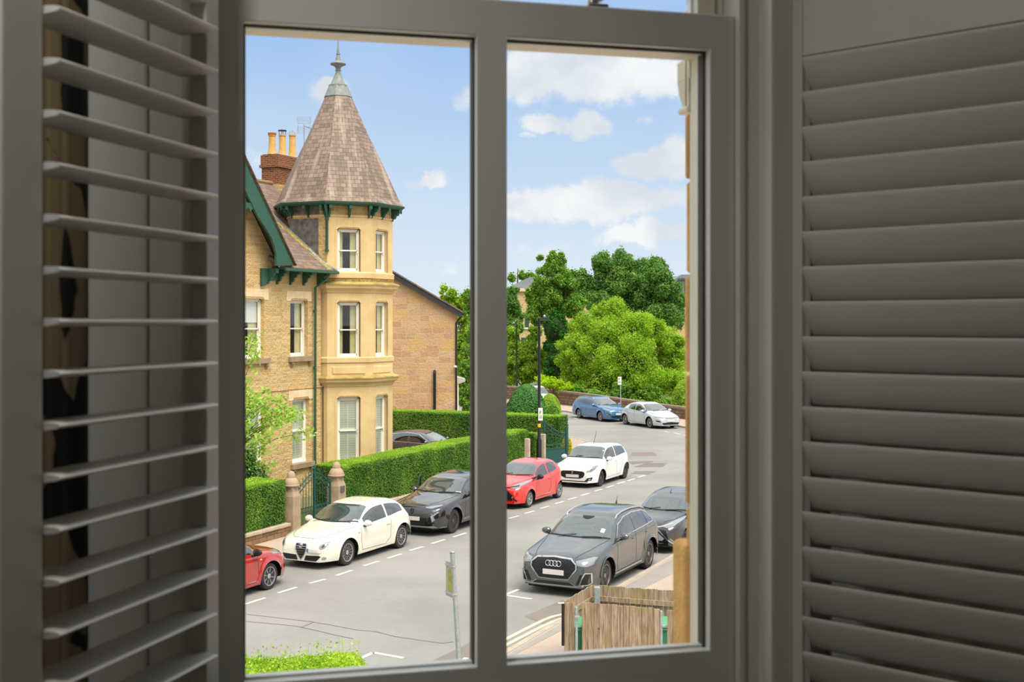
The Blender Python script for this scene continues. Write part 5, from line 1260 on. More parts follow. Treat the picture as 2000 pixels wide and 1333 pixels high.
# 10 dark saloon on the drive, seen over the hedge
S = dict(L=4.70, W=1.85, H=1.44, R=.34, fo=.84, wb=2.88, paint=P_DARK, nose=.26, near=-1,
  top=[(0,.55),(.02,.64),(.1,.72),(.5,.84),(1.0,.93),(1.3,1.02),(1.9,1.30),(2.3,1.42),(2.7,1.44),(3.3,1.37),(4.0,1.15),(4.4,1.04),(4.62,.98),(4.68,.8),(4.70,.6)],
  sh=[(0,.5),(.05,.60),(.5,.76),(1.2,.88),(2.6,.93),(3.8,.98),(4.5,.96),(4.70,.5)], roofw=[(0,.6),(.5,.7),(1.2,.78),(2.0,.68),(3.3,.64),(4.3,.66),(4.70,.6)],
  glass=[(1.45,2.45,'l'),(2.55,3.3,'d'),(3.36,3.75,'d')], screen=(1.28,1.98,.76,.58,.22,.05), gtop=.10, rear=(4.0,3.1,.55,.48),
  doors=[[(1.5,.9),(1.5,.3),(2.5,.3),(2.5,.95)]], mirror=(1.6,.95), wheel=(9,'split',DALLOY),
  slines=[('window_trim',SILVER,[(1.55,.92),(2.6,.955),(3.7,1.0),(3.9,1.06),(3.4,1.25),(2.7,1.35),(2.1,1.29),(1.6,1.02)],.02,.010)],
  side=[('tail_light',TAIL,[(4.40,.88),(4.66,.80),(4.66,.90),(4.42,.94)])])
car_h = PHI-pi/2
c = WP(45.9-.9, 24.3); make_car('saloon_car', 'dark grey saloon on the drive showing only its roof above the hedge', S, (c.x, c.y, 0), car_h, .13)
# 11, 12 far cars half hidden behind the dome-shaped shrub
S2 = dict(S); S2.update(paint=W_WHITE, near=1, L=4.5, wb=2.7, top=[(0,.7),(.03,.9),(.1,.98),(.9,1.10),(1.3,1.2),(1.9,1.58),(2.3,1.68),(3.8,1.66),(4.2,1.5),(4.45,1.0),(4.5,.7)], sh=[(0,.6),(.1,.85),(.9,.98),(1.5,1.05),(4.2,1.10),(4.5,.6)],
   glass=[(1.6,2.6,'d'),(2.68,3.8,'d')], rear=None, side=[], slines=[], screen=(1.3,1.9,.76,.62,.15,.04)); S2.pop('rear'); S2['L'] = 4.5
cc = G(1062,800); cc.y = 85; cc.x = (1080-CX)/F*85
make_car('suv', 'far SUV with a pale roof and dark windows peeping over the domed shrub', S2, (cc.x, cc.y, 0), radians(-78), .0)
o_ = bpy.data.objects
S3 = dict(S2); S3.update(paint=P_PALE, R=.32, top=[(0,.6),(.03,.75),(.1,.84),(.9,.98),(1.3,1.08),(1.9,1.38),(2.3,1.5),(3.4,1.48),(4.0,1.25),(4.45,.9),(4.5,.6)], sh=[(0,.5),(.1,.7),(.9,.88),(1.5,.95),(4.2,1.0),(4.5,.5)])
make_car('hatchback', 'far pale silver car just showing beside the window bar behind the domed shrub', S3, ((984-CX)/F*88, 88, 0), radians(-82), .0)
# ================================================================ plants
def leaves(name, pts, nrm, size, mat, parent=None, tilt=.8, asp=.55, rs=None):
    """a mesh of small folded leaves at the given points"""
    rng = np.random.default_rng(len(pts)+17); n = len(pts)
    if nrm is None: nrm = rng.normal(size=(n,3))
    nn = nrm + rng.normal(size=(n,3))*tilt; nn /= np.linalg.norm(nn, axis=1, keepdims=True)
    r = rng.normal(size=(n,3)); a = np.cross(nn, r); a /= np.linalg.norm(a, axis=1, keepdims=True); b = np.cross(nn, a)
    sz = size*(.6+.8*rng.random((n,1)))
    v = np.empty((n,4,3)); v[:,0] = pts-a*sz; v[:,1] = pts-b*sz*asp+nn*sz*.12; v[:,2] = pts+a*sz; v[:,3] = pts+b*sz*asp+nn*sz*.12
    me = bpy.data.meshes.new(name); me.vertices.add(n*4); me.loops.add(n*4); me.polygons.add(n)
    me.vertices.foreach_set('co', v.reshape(-1).astype(np.float32)); me.loops.foreach_set('vertex_index', np.arange(n*4, dtype=np.int32))
    me.polygons.foreach_set('loop_start', np.arange(0, n*4, 4, dtype=np.int32)); me.update(calc_edges=True); me.materials.append(mat)
    o = bpy.data.objects.new(name, me); COL.objects.link(o)
    if parent is not None: o.parent = parent
    return o
def blob_pts(blobs, n, rng, shell=.62, drop=0.0, lump=.22):
    """points spread over a heap of lumpy balls; blobs = (x, y, z, rx, rz)"""
    w_ = np.array([b[3]*b[3] for b in blobs]); w_ = w_/w_.sum(); idx = rng.choice(len(blobs), n, p=w_)
    B = np.array([(b[0], b[1], b[2], b[3], b[4] if len(b) > 4 else b[3]) for b in blobs])[idx]
    d = rng.normal(size=(n,3)); d /= np.linalg.norm(d, axis=1, keepdims=True)
    r = shell+(1-shell)*rng.random((n,1))**.6
    f = 1+lump*np.sin(d[:,[0]]*7+B[:,[0]]*3)*np.cos(d[:,[2]]*8+B[:,[1]]*2)*np.sin(d[:,[1]]*6+1)
    p = B[:,:3]+d*r*f*np.stack([B[:,3],B[:,3],B[:,4]],1)
    return p, d*np.array([1,1,1.2])+np.array([0,0,.35])
def heap(cx, cy, cz, rx, rz, k, br, rng, bz=None):
    out = []
    for i in range(k):
        d = rng.normal(size=3); d /= np.linalg.norm(d); q = .55+.4*rng.random()
        out.append((cx+d[0]*rx*q, cy+d[1]*rx*q, cz+d[2]*rz*q, br*(.7+.6*rng.random()), br*(.6+.5*rng.random())))
    return out
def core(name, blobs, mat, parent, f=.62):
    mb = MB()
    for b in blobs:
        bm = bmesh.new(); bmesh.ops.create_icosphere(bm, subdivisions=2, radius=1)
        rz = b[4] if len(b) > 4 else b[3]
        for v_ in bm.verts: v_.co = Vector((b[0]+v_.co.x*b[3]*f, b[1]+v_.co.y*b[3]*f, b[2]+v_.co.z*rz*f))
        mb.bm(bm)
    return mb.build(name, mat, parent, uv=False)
BARK = simple('bark', rgb(98,82,66), .9, var=.25, vscale=12, bump=.6)
def tree(name, label, X_, Y_, blobs, nleaf, size, lm, cat='tree', trunk=.18, group=None, corem=None, base=0.0, shell=.62, branches=6, cf=.55):
    root = empty(name, (X_, Y_, base), 0, label, cat, group); rng = np.random.default_rng(int(abs(X_*31+Y_*17))+nleaf)
    lb = [(b[0]-X_, b[1]-Y_, b[2]-base, b[3], b[4] if len(b) > 4 else b[3]) for b in blobs]; sb = []
    for b in lb:          # break every mass up into smaller clumps
        sb.append((b[0],b[1],b[2],b[3]*.72,b[4]*.72))
        for k in range(11):
            d = rng.normal(size=3); d[1] -= .3; d[2] += .25; d /= np.linalg.norm(d); q = .66+.16*rng.random(); f_ = .26+.16*rng.random()
            sb.append((b[0]+d[0]*b[3]*q, b[1]+d[1]*b[3]*q, b[2]+d[2]*b[4]*q, b[3]*f_, b[4]*f_))
    p, nr = blob_pts(sb, nleaf, rng, shell); k = rng.random(len(p)) < .12; p[k] += nr[k]*size*2.2*rng.random((k.sum(),1)); leaves('foliage', p, nr, size, lm, root)
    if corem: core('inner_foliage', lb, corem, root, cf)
    zt = np.mean([b[2] for b in lb]); mb = MB()
    mb.tube([(0,0,0),(.05,.0,zt*.35),(0,.05,zt*.7),(.1,0,zt*1.1)], [trunk*1.3,trunk,trunk*.8,trunk*.3], 10)
    for b in random.Random(3).sample(lb, min(branches, len(lb))):
        z0 = min(b[2]*.45, zt*.7); mb.tube([(0,0,z0),(b[0]*.45,b[1]*.45,z0+(b[2]-z0)*.55),(b[0],b[1],b[2])], [trunk*.55,trunk*.35,trunk*.12], 7)
    mb.build('trunk', BARK, root)
    return root
def rect_blobs(pxs, Y_, rng, jit=.5):
    """balls given as (px, py, rpx[, rpy]) standing at depth Y_"""
    out = []
    for q in pxs:
        px, py, r = q[:3]; ry = q[3] if len(q) > 3 else r; s = Y_/F; yy = Y_+rng.uniform(-1,1)*r*s*jit
        out.append(((px-CX)/F*yy, yy, Z_at(py, yy), r*s, ry*s))
    return out
def hedge(name, label, path, width, height, dens=3300, size=.023, lm=HEDGE, lt=HEDGET, z0=.12, taper=.0, cat='hedge'):
    """clipped hedge along a path of (s, t)"""
    P = [WP(s,t,0) for s,t in path]; O = P[0].copy(); root = empty(name, (O.x,O.y,z0), 0, label, cat); rng = np.random.default_rng(int(abs(O.x*100)+abs(O.y*10)))
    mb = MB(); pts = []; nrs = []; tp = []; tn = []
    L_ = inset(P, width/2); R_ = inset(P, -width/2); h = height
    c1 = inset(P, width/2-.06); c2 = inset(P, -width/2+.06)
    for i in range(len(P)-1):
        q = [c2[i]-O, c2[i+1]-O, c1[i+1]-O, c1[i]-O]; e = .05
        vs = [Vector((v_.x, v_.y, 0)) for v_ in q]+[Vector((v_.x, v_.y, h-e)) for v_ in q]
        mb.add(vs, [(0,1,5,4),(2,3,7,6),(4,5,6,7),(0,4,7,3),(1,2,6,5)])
        d = P[i+1]-P[i]; ln = d.length; d = d/ln; nv = Vector((-d.y, d.x, 0))
        for (a, b, nn, side) in ((R_[i], R_[i+1], -nv, 1), (L_[i], L_[i+1], nv, 1)):
            n = int(ln*h*dens); u_ = rng.random(n); z_ = rng.random(n)*h
            off = rng.normal(0, .02, n)+.02*np.sin(u_*ln*2.1+z_*3)-.05*np.clip((z_-(h-.08))/.08, 0, 1)
            base = np.array(a-O)[None,:]+np.outer(u_, np.array(b-a)); base[:,2] = z_; base += np.outer(off, np.array(nn)); pts.append(base); nrs.append(np.tile(np.array(nn)+np.array([0,0,.4]), (n,1)))
        n = int(ln*width*dens*1.15); u_ = rng.random(n); w_ = rng.random(n)
        a = np.array(L_[i]-O); b = np.array(L_[i+1]-O); c = np.array(R_[i]-O); d2 = np.array(R_[i+1]-O)
        base = (a+np.outer(u_, b-a))*(1-w_)[:,None]+(c+np.outer(u_, d2-c))*w_[:,None]; base[:,2] = h+rng.normal(0,.018,n)+.02*np.sin(u_*ln*1.7)*np.cos(w_*4)-.06*np.clip((np.abs(w_-.5)-.42)/.08,0,1); tp.append(base); tn.append(np.tile([0,0,1.], (n,1)))
    for (pa, pb) in ((L_[0], R_[0]), (L_[-1], R_[-1])):
        n = int(width*h*dens); u_ = rng.random(n); z_ = rng.random(n)*h; base = np.array(pa-O)[None,:]+np.outer(u_, np.array(pb-pa)); base[:,2] = z_
        dd = (P[0]-P[1]).normalized() if pa is L_[0] else (P[-1]-P[-2]).normalized(); pts.append(base+np.outer(rng.normal(0,.02,n), np.array(dd))); nrs.append(np.tile(np.array(dd), (n,1)))
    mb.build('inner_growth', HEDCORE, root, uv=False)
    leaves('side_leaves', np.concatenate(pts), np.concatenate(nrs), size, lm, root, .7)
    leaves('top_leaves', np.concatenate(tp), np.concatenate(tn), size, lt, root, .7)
    return root
Rg = np.random.default_rng(5)
sL, sR = S_at(569, 20.75), S_at(657, 20.75)
hedge('hedge', 'clipped privet hedge on the low stone wall before the house', [(sL-5.6,21.25),(sL-.36,21.25)], 1.05, 1.24, size=.022, z0=.47)
hedge('hedge', 'long clipped hedge running along the pavement behind the parked cars', [(sR+.40,21.3),(45.9,21.3)], 1.1, 1.35, size=.022, z0=.39)
hedge('hedge', 'taller hedge on the far side of the drive, behind the dark saloon', [(49.6,20.7),(49.6,24),(49.4,31.0)], 1.0, 1.95, dens=2400, size=.027, z0=.13)
hedge('hedge', 'short hedge between the two stone gate stumps by the lamp post', [(46.2,21.0),(46.75,21.0)], .8, 1.45, dens=3000, size=.023)
# low walls, piers, gates
GWM = masonry('low_wall_stone', rgb(160,130,98), rgb(130,106,82), rgb(112,94,74), .34, .14, .014, bump=.7, rock=.6, dist=.03)
MATS['concrete'].name = 'concrete'
def low_wall(s0, s1, t, h=.34, name='garden_wall', label=''):
    L0 = s1-s0; o = empty(name, WP(s0,t,.1), PHI, label, 'wall'); MB().box(0,L0,0,.3,0,h-.1).build('stonework', GWM, o)
    mb = MB(); n = max(1, int(L0/1.1))
    for k in range(n): mb.rbox(L0*k/n+.005, L0*(k+1)/n-.005, -.05,.36,h-.10,h,.02)
    mb.build('coping', CONCRETE, o); return o
low_wall(sL-5.6, sL-.25, 20.62, .36, label='low stone garden wall with coping beneath the hedge before the house')
low_wall(sR+.3, 46.1, 20.62, .28, label='low stone kerb wall under the long hedge')
low_wall(49.2, 50.4, 19.7, .35, label='low stone corner wall below the yellow bush')
PIER = simple('gate_pier_stone', rgb(172,150,124), .9, var=.16, vscale=3, bump=.4)
def pier(s, t, wd, ztop, label, plaque=False):
    o = empty('gate_pier', WP(s,t,.1), PHI, label, 'gate pier', 'gate piers of the green gate'); h = ztop-.1; a = wd/2
    mb = MB(); mb.lathe([(a*1.35,0),(a*1.35,h*.60),(a*1.05,h*.68),(a*1.05,h*.76)], 4, None, ang0=pi/4); mb.build('shaft', PIER, o)
    MB().lathe([(a*1.0,h*.75),(a*1.18,h*.76),(a*1.20,h*.775),(a*1.08,h*.785),(a*1.06,h*.81),(a*.92,h*.85),(a*.70,h*.885),(a*.58,h*.89),(a*.60,h*.91),(a*.55,h*.95),(a*.38,h*.985),(a*.05,h)], 28).build('domed_cap', PIER, o, autos=radians(45))
    if plaque: MB().rbox(-.10,.10,-a*1.0-.03,-a*1.0+.02,h*.50,h*.60,.01).build('slate_plaque', simple('grey_plaque', rgb(96,96,96), .5), o)
    return o
pier(sL, 20.75, .40, 1.93, 'domed stone gate pier at the end of the hedge on the low wall')
pier(sR, 20.75, .44, 1.95, 'domed stone gate pier with a small grey plaque', True)
gt = empty('garden_gate', WP(sL+.30, 20.75, .12), PHI, 'green wrought iron garden gate with arched top between the domed piers', 'gate'); gw = sR-sL-.62
fr = MB(); zc_t = 1.62; zs_t = 1.16
arch = lambda x: zs_t+(zc_t-zs_t)*(1-abs(2*x/gw-1)**1.7)
for x in (.03, gw-.03): fr.box(x-.022,x+.022,-.022,.022,0,arch(x)+.1)
fr.box(gw/2-.03,gw/2+.03,-.03,.03,0,zc_t+.14)
for dz in (0,-.16): fr.tube([(gw*k/24,0,arch(gw*k/24)+dz) for k in range(25)], .018, 6)
for z in (.62,.50,.08): fr.box(0,gw,-.014,.014,z-.014,z+.014)
fr.tube([(0,0,1.1),(0,0,arch(0))], .02, 6)
fr.build('frame', GREEND, gt)
for k in range(1, 12):
    x = gw*k/12
    if abs(x-gw/2) < .02: continue
    MB().tube([(x,0,.08),(x,0,arch(x)+.10),(x,0,arch(x)+.16)], [.010,.010,.002], 6).build('bar', GREEND, gt)
for k in range(12): x = gw*(k+.5)/12; MB().tube([(x,0,.08),(x,0,.60)], .007, 5).build('short_bar', GREEND, gt)
sc = MB()
for k in range(1, 12):
    x = gw*k/12
    for z, r in ((.56,.035),(arch(x)-.08,.045)): sc.tube([(x-.03+r*cos(a),0,z+r*sin(a)) for a in np.linspace(0,5.2,10)], .006, 5)
for x, z in ((gw/2,zc_t+.16),(.02,zs_t+.14),(gw-.02,zs_t+.14)):
    for a in range(4): sc.tube([(x,0,z),(x+.07*cos(a*pi/2+.78),0,z+.07*sin(a*pi/2+.78))], [.018,.03], 6)
sc.build('scrollwork', GREEND, gt)
# stumps and gate by the lamp post
def stump(px, ytop, ybot, t, label):
    s = S_at(px, t); Yp = YY(s,t); zt = Z_at(ytop, Yp); o = MB().rbox(-.08,.08,-.11,.11,0,zt-.1,.03).build('gate_post', CONCRETE, None); o.location = WP(s,t,.1); o.rotation_euler = (0,0,PHI); tag(o, label, 'gate post')
stump(1030, 857, 900, 20.3, 'pale stone gate stump standing against the hedge end')
stump(1060.5, 848, 900, 20.3, 'pale stone gate stump directly behind the lamp post')
s1 = S_at(1062.5,20.5); dg = empty('drive_gate', WP(s1, 20.5, .12), PHI+radians(-28), 'tall dark green panelled drive gate standing open by the lamp post', 'gate')
gl = 1.25; top_ = lambda x: 1.32+.62*(1-x/gl)**1.8
mb = MB(); mb.prism([(0,.1),(gl,.1),(gl,.72),(0,.72)], -.01, .01, 'xz'); mb.build('lower_panel', GREEND, dg)
mb = MB()
for dz in (0,-.16): mb.tube([(gl*k/16,0,top_(gl*k/16)+dz) for k in range(17)], .026, 6)
mb.box(gl-.05,gl+.05,-.05,.05,0,1.62); mb.box(-.03,.03,-.03,.03,0,2.0); mb.box(0,gl,-.025,.025,.70,.76); mb.box(0,gl,-.025,.025,.88,.92); mb.build('frame', GREEND, dg)
for k in range(1,10): x = gl*k/10; MB().tube([(x,0,.9),(x,0,top_(x))], .011, 6).build('bar', GREEND, dg)
# shrubs
PRIV = leaf_mat('conifer_green', [rgb(44,96,44), rgb(66,124,56), rgb(92,150,70), rgb(120,172,84)], .2)
LIGHTG = leaf_mat('light_green_leaves', [rgb(96,140,36), rgb(136,176,48), rgb(170,200,64), rgb(206,222,96)], .4)
WILLOW = leaf_mat('bright_willow_leaves', [rgb(104,146,34), rgb(140,180,48), rgb(174,206,62), rgb(212,228,96)], .42)
MIDG = leaf_mat('mid_green_leaves', [rgb(62,112,34), rgb(100,148,48), rgb(138,178,66), rgb(176,200,92)], .4)
DARKG = leaf_mat('dark_maple_leaves', [rgb(58,104,46), rgb(88,136,60), rgb(120,162,74), rgb(164,186,98)], .35)
IVY = leaf_mat('ivy_leaves', [rgb(26,74,16), rgb(44,104,20), rgb(70,132,28)], .2)
YELLG = leaf_mat('yellow_bush_leaves', [rgb(150,150,30), rgb(196,190,50), rgb(226,216,80)], .4)
LIME = leaf_mat('lime_creeper_leaves', [rgb(130,170,20), rgb(172,206,30), rgb(206,226,50)], .4)
SAPL = leaf_mat('fresh_sapling_leaves', [rgb(96,150,50), rgb(140,186,70), rgb(184,214,104), rgb(214,230,140)], .45)
DEEP = simple('dark_inner_leaves', rgb(34,58,20), .95, var=.3)  # dark green fill inside the leaf masses
def bush(name, label, px, ytop, Y_, rpx, hm, n, size, lm, cat='shrub', base=.1, pw=2.2):
    X_ = (px-CX)/F*Y_; r = rpx*Y_/F; zt = Z_at(ytop, Y_); o = empty(name, (X_,Y_,base), 0, label, cat); rng = np.random.default_rng(px)
    H = zt-base; th = rng.random(n)*2*pi; q = rng.random(n)**.8; rad = r*np.sqrt(np.clip(1-q**pw,0,1))*(1+.05*np.sin(th*5+q*9)); rad *= .93+.09*rng.random(n)
    p = np.stack([rad*np.cos(th), rad*np.sin(th), q*H], 1); nr = np.stack([np.cos(th), np.sin(th), q*1.3], 1)
    leaves('foliage', p, nr, size, lm, o, .6)
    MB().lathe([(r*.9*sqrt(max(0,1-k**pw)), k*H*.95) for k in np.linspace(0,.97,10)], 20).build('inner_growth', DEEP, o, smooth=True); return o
bush('dome_shrub', 'neat dark green dome-shaped conifer behind the hedges', 1028, 751, 60, 47, 3, 24000, .045, PRIV)
bush('round_shrub', 'pale-topped rounded shrub beside the dome-shaped conifer', 1074, 770, 62.4, 24, 3, 14000, .045, LIGHTG, pw=3.6)
bush('round_shrub', 'leafy mid-green shrub low beneath the pale-topped one', 1080, 789, 57.6, 15, 3, 6000, .045, MIDG, pw=4)
bush('yellow_shrub', 'small golden yellow bush on the corner wall at the hedge end', 1107, 853, 52.5, 12, 1, 2400, .045, YELLG, base=.12)
bush('variegated_shrub', 'pale variegated shrub topping the far wall near the stone reveal', 1338, 742, 79, 27, 3, 9000, .085, LIGHTG, base=.02)
# sapling in the garden
def sapling():
    t0 = 22.6; s0 = S_at(486, t0); B = WP(s0, t0, .12); yy = YY(s0,t0); sc_ = yy/F
    o = empty('young_tree', B, 0, 'slender young tree with drooping pale green leaves before the house', 'tree'); rng = np.random.default_rng(9)
    tw_ = MB(); tw_.tube([(-.35,0,0),(-.30,0,1.5),(-.35,.05,2.7),(-.25,0,3.6)], [.05,.045,.035,.015], 8); P_ = []
    ends = [(478,664),(492,650),(500,683),(490,735),(520,762),(552,775),(596,802),(540,800),(575,800),(500,790),(520,820),(545,845),(610,842),(485,800),(505,840),(480,850),(520,870),(540,905),(500,900),(556,820),(530,780),(480,770),(505,765),(515,850),(486,885),(560,795),(575,812),(490,820)]
    for (px, py) in ends:
        e = Vector(((px-486)*sc_+rng.uniform(-.05,.05), rng.uniform(-.5,.5), Z_at(py, yy)-.12)); st = Vector((-.32, 0, max(1.2, e.z*.72)))
        m = (st+e)/2+Vector((0,0,.15)); tw_.tube([st,m,e], [.016,.010,.004], 5)
        n = 62
        for k in range(n):
            a = rng.random()**.6; q = m*(1-a)+e*a+Vector(rng.normal(0,.11,3))-Vector((0,0,.06)); P_.append(q)
    p = np.array(P_); leaves('leaves', p, np.tile([.3,-.8,.5],(len(p),1)), .072, SAPL, o, .7, asp=.42); tw_.build('trunk', BARK, o)
sapling()
t0 = 21.95+.35; s0 = S_at(484, t0); B = WP(s0, t0, .1); bx_ = empty('laurel_shrub', B, 0, 'dark green broadleaf shrub under the young tree, against the house', 'shrub'); rg = np.random.default_rng(4)
bl = [(-.3,0,.8,.5,.8),(.1,.1,1.5,.42,.5),(-.5,0,1.6,.45,.5),(-.1,0,2.1,.35,.3)]; p, nr = blob_pts(bl, 3600, rg, .6); leaves('foliage', p, nr, .05, leaf_mat('laurel_leaves', [rgb(30,66,22), rgb(52,98,30), rgb(104,146,52), rgb(190,190,110)], .2), bx_); core('inner_growth', bl, DEEP, bx_, .6)
# near hedge below our window
nh = empty('hedge', (-2.9, 17.2, 0), 0, 'bright lime hedge top just above the window sill, spiky with new shoots', 'hedge'); rg = np.random.default_rng(12)
n = 34000; x = rg.uniform(-2.2,1.05,n); y = rg.uniform(-1.6,.75,n); zz = Z_at(1299,17.4); lim = 1-.55*np.clip((x-.1)/.9,0,1)
keep = y < .72*lim; x, y = x[keep], y[keep]; z = zz+.10*np.sin(x*2.3)*np.cos(y*2)+rg.normal(0,.035,len(x))-.9*np.clip((x-.55)/.5,0,1)**2-.25*np.clip(y-.45,0,1)
z = np.where(rg.random(len(x)) < .04, z+rg.uniform(.05,.25,len(x)), z)
leaves('top_leaves', np.stack([x,y,z],1), np.tile([0,-.2,1.],(len(x),1)), .023, leaf_mat('near_hedge_leaves', [rgb(104,146,24), rgb(146,184,40), rgb(186,212,64), rgb(216,230,100)], .4), nh, .9)
hc = MB(); hc.rbox(-2.2,.75,-1.6,.55,0,zz-.12,.25); hc.build('inner_growth', simple('hedge_inner', rgb(84,120,30), .95, var=.3), nh)
tw_ = MB()
for k in range(26):
    a = Vector((rg.uniform(-.6,.75), rg.uniform(-.3,.6), zz-.25)); e = a+Vector((rg.uniform(-.05,.12), rg.uniform(-.05,.1), rg.uniform(.35,.62))); tw_.tube([a,(a+e)/2+Vector((.01,0,0)),e], [.006,.004,.002], 4)
    if k < 0: pass
tw_.build('shoots', simple('green_shoot', rgb(150,180,70), .6), nh)
# the trees beyond
r2 = np.random.default_rng(21)
def blk(lst): return lst
tree('willow_tree', 'broad bright yellow-green tree behind the far wall and silver car', (1215-CX)/F*93, 93,
     rect_blobs([(1185,620,38),(1215,625,40),(1150,650,42),(1245,650,40),(1120,690,36),(1290,670,42),(1180,680,60),(1240,710,60),(1320,700,34),(1135,730,38),(1180,740,50),(1230,760,44),(1280,745,46),(1320,750,36),(1110,705,22),(1200,600,22),(1180,598,14),(1275,645,26),(1330,665,16),(1150,760,30)], 93, r2, 1.0), 190000, .064, WILLOW, corem=DEEP, cf=.45, shell=.35)
tree('maple_tree', 'large dark green maple rising behind the bright willow-like tree', (1225-CX)/F*120, 120,
     rect_blobs([(1175,520,26),(1215,515,28),(1250,545,38),(1290,560,40),(1285,520,20),(1200,560,45),(1150,570,36),(1140,545,18),(1310,600,32),(1325,620,14),(1240,590,45),(1175,600,36),(1278,530,26),(1220,508,14),(1180,505,10),(1320,585,18),(1280,610,50)], 120, r2, .8), 120000, .105, DARKG, corem=DEEP, trunk=.3)
tree('ivy_clad_tree', 'tall narrow tree with ivy-covered trunk behind the lamp post', (1078-CX)/F*98, 98,
     rect_blobs([(1078,505,12,14),(1095,515,14),(1068,530,18),(1100,545,22),(1060,560,22),(1085,575,28),(1118,560,14),(1050,590,24),(1110,600,28),(1075,610,28),(1095,500,8),(1120,535,8),(1055,505,8,6),(1130,590,16),(1035,575,10),(1045,618,20),(1085,520,16),(1078,590,36)], 98, r2, .8), 60000, .095, MIDG, trunk=.22, corem=None, shell=.2)
tree('ivy_column', 'dense dark ivy column beneath the tall narrow tree', (1085-CX)/F*97, 97, rect_blobs([(1085,640,24,30),(1088,670,24,30),(1088,700,22,30),(1084,725,18,20),(1100,650,18,24)], 97, r2, .4), 22000, .09, IVY, 'ivy', corem=DEEP, cf=.8)
tree('leafy_tree', 'dark green tree just beside the window bar, behind the second lamp post', (995-CX)/F*105, 105, rect_blobs([(985,590,22),(1000,570,14),(1005,600,16),(985,630,24),(1008,640,16),(1015,620,10),(970,610,20),(1000,585,12),(1000,660,16)], 105, r2, .6), 26000, .10, DARKG, corem=DEEP)
tree('thicket', 'sunny yellow-green thicket filling the gap behind the two lamp posts', (1020-CX)/F*101, 101,
     rect_blobs([(990,680,26),(1010,700,26),(1035,690,22),(1045,650,14),(1030,730,28),(990,730,30),(1060,730,24),(1050,700,18),(1075,745,24),(1040,665,12),(1000,650,16),(1065,690,12),(975,700,30)], 101, r2, .6), 64000, .09, LIGHTG, 'trees', trunk=.10, corem=DEEP, cf=.45, shell=.3)
tree('lime_creeper', 'vivid lime creeper spilling over the far wall', (1080-CX)/F*90, 90, rect_blobs([(1065,748,18,9),(1085,752,20,10),(1105,758,16,8),(1122,765,10,6),(1055,742,12,8),(1100,765,14,9)], 90, r2, .5), 18000, .075, LIME, 'creeper', corem=DEEP, trunk=.05)
tree('pale_tree', 'loose pale tree top rising past the end of the black verge', (885-CX)/F*80, 80,
     rect_blobs([(868,565,8),(880,575,12),(872,590,14),(895,590,14),(912,600,18),(900,620,24),(915,650,26),(900,670,24),(905,700,26),(862,572,5),(888,600,14)], 80, r2, .6), 34000, .08, LIGHTG, corem=None, shell=.2, trunk=.12)
tree('leafy_tree', 'dense green tree between the black downpipe and the window bar', (915-CX)/F*76, 76,
     rect_blobs([(915,580,14),(925,610,20),(905,735,22),(915,760,24),(900,780,18),(925,700,26),(920,800,22),(898,760,14),(912,720,20),(930,650,24)], 76, r2, .5), 34000, .075, MIDG, corem=DEEP, cf=.5)
tree('shrubbery', 'green shrubs filling the foot of the willow-like tree behind the far wall', (1230-CX)/F*90, 90, rect_blobs([(1150,775,24,14),(1190,780,26,14),(1240,785,26,14),(1290,790,26,14),(1330,790,20,14),(1130,765,16,12),(1215,765,24,20),(1265,770,26,20)], 90, r2, .3), 34000, .08, MIDG, 'shrubs', corem=DEEP, cf=.6, trunk=.05)
tree('distant_tree', 'small distant tree peeping over the grey roof of the flats', (1010-CX)/F*165, 165, rect_blobs([(1000,545,8),(1020,540,9),(1035,540,8),(1045,545,6)], 165, r2, .3), 5000, .16, MIDG)

# ================================================================ far wall, flats, street furniture
FWM = masonry('old_dark_stone_wall', rgb(150,122,96), rgb(116,96,80), rgb(96,80,66), .42, .2, .02, bump=.8, rock=.5, dist=.04, stain=rgb(88,74,62))
fwall = empty('boundary_wall', (0,0,0), 0, 'weathered low stone boundary wall curving behind the blue and silver cars', 'wall'); fw2 = inset(fw, .0)
tops = [(1390,803),(1345,797),(1290,790),(1225,781),(1160,771.5),(1110,765.5),(1060,760),(1000,755),(940,751),(880,748)]
mb = MB(); cp = MB(); bk = inset(fw, -.4) if inset(fw, -.4)[0].y > fw[0].y else inset(fw, .4)
for i in range(len(fw)-1):
    q = []
    for j in (i, i+1):
        h = Z_at(tops[j][1], fw[j].y); q.append((fw[j], bk[j], h))
    (a, b, h0), (c, d, h1) = q
    mb.add([(a.x,a.y,0),(c.x,c.y,0),(d.x,d.y,0),(b.x,b.y,0),(a.x,a.y,h0-.12),(c.x,c.y,h1-.12),(d.x,d.y,h1-.12),(b.x,b.y,h0-.12)], [(0,4,5,1),(2,6,7,3),(4,7,6,5)])
    ov = (a-b).normalized()*.06; a, c = a+ov, c+ov; b, d = b-ov, d-ov
    cp.add([(a.x,a.y,h0-.14),(c.x,c.y,h1-.14),(d.x,d.y,h1-.14),(b.x,b.y,h0-.14),(a.x,a.y,h0),(c.x,c.y,h1),(d.x,d.y,h1),(b.x,b.y,h0)], [(0,4,5,1),(2,6,7,3),(4,7,6,5),(0,1,2,3)])
mb.build('stonework', FWM, fwall); cp.build('coping', simple('wall_coping', rgb(136,116,104), .9, var=.2, vscale=2), fwall)
FLATS = masonry('flats_buff_stone', rgb(214,186,140), rgb(196,166,122), rgb(220,200,160), .5, .2, .02, bump=.3, rock=.2)
GREYC = simple('grey_standing_seam', rgb(132,140,150), .5, var=.08); FG = simple('flat_window_glass', rgb(70,84,92), .15)
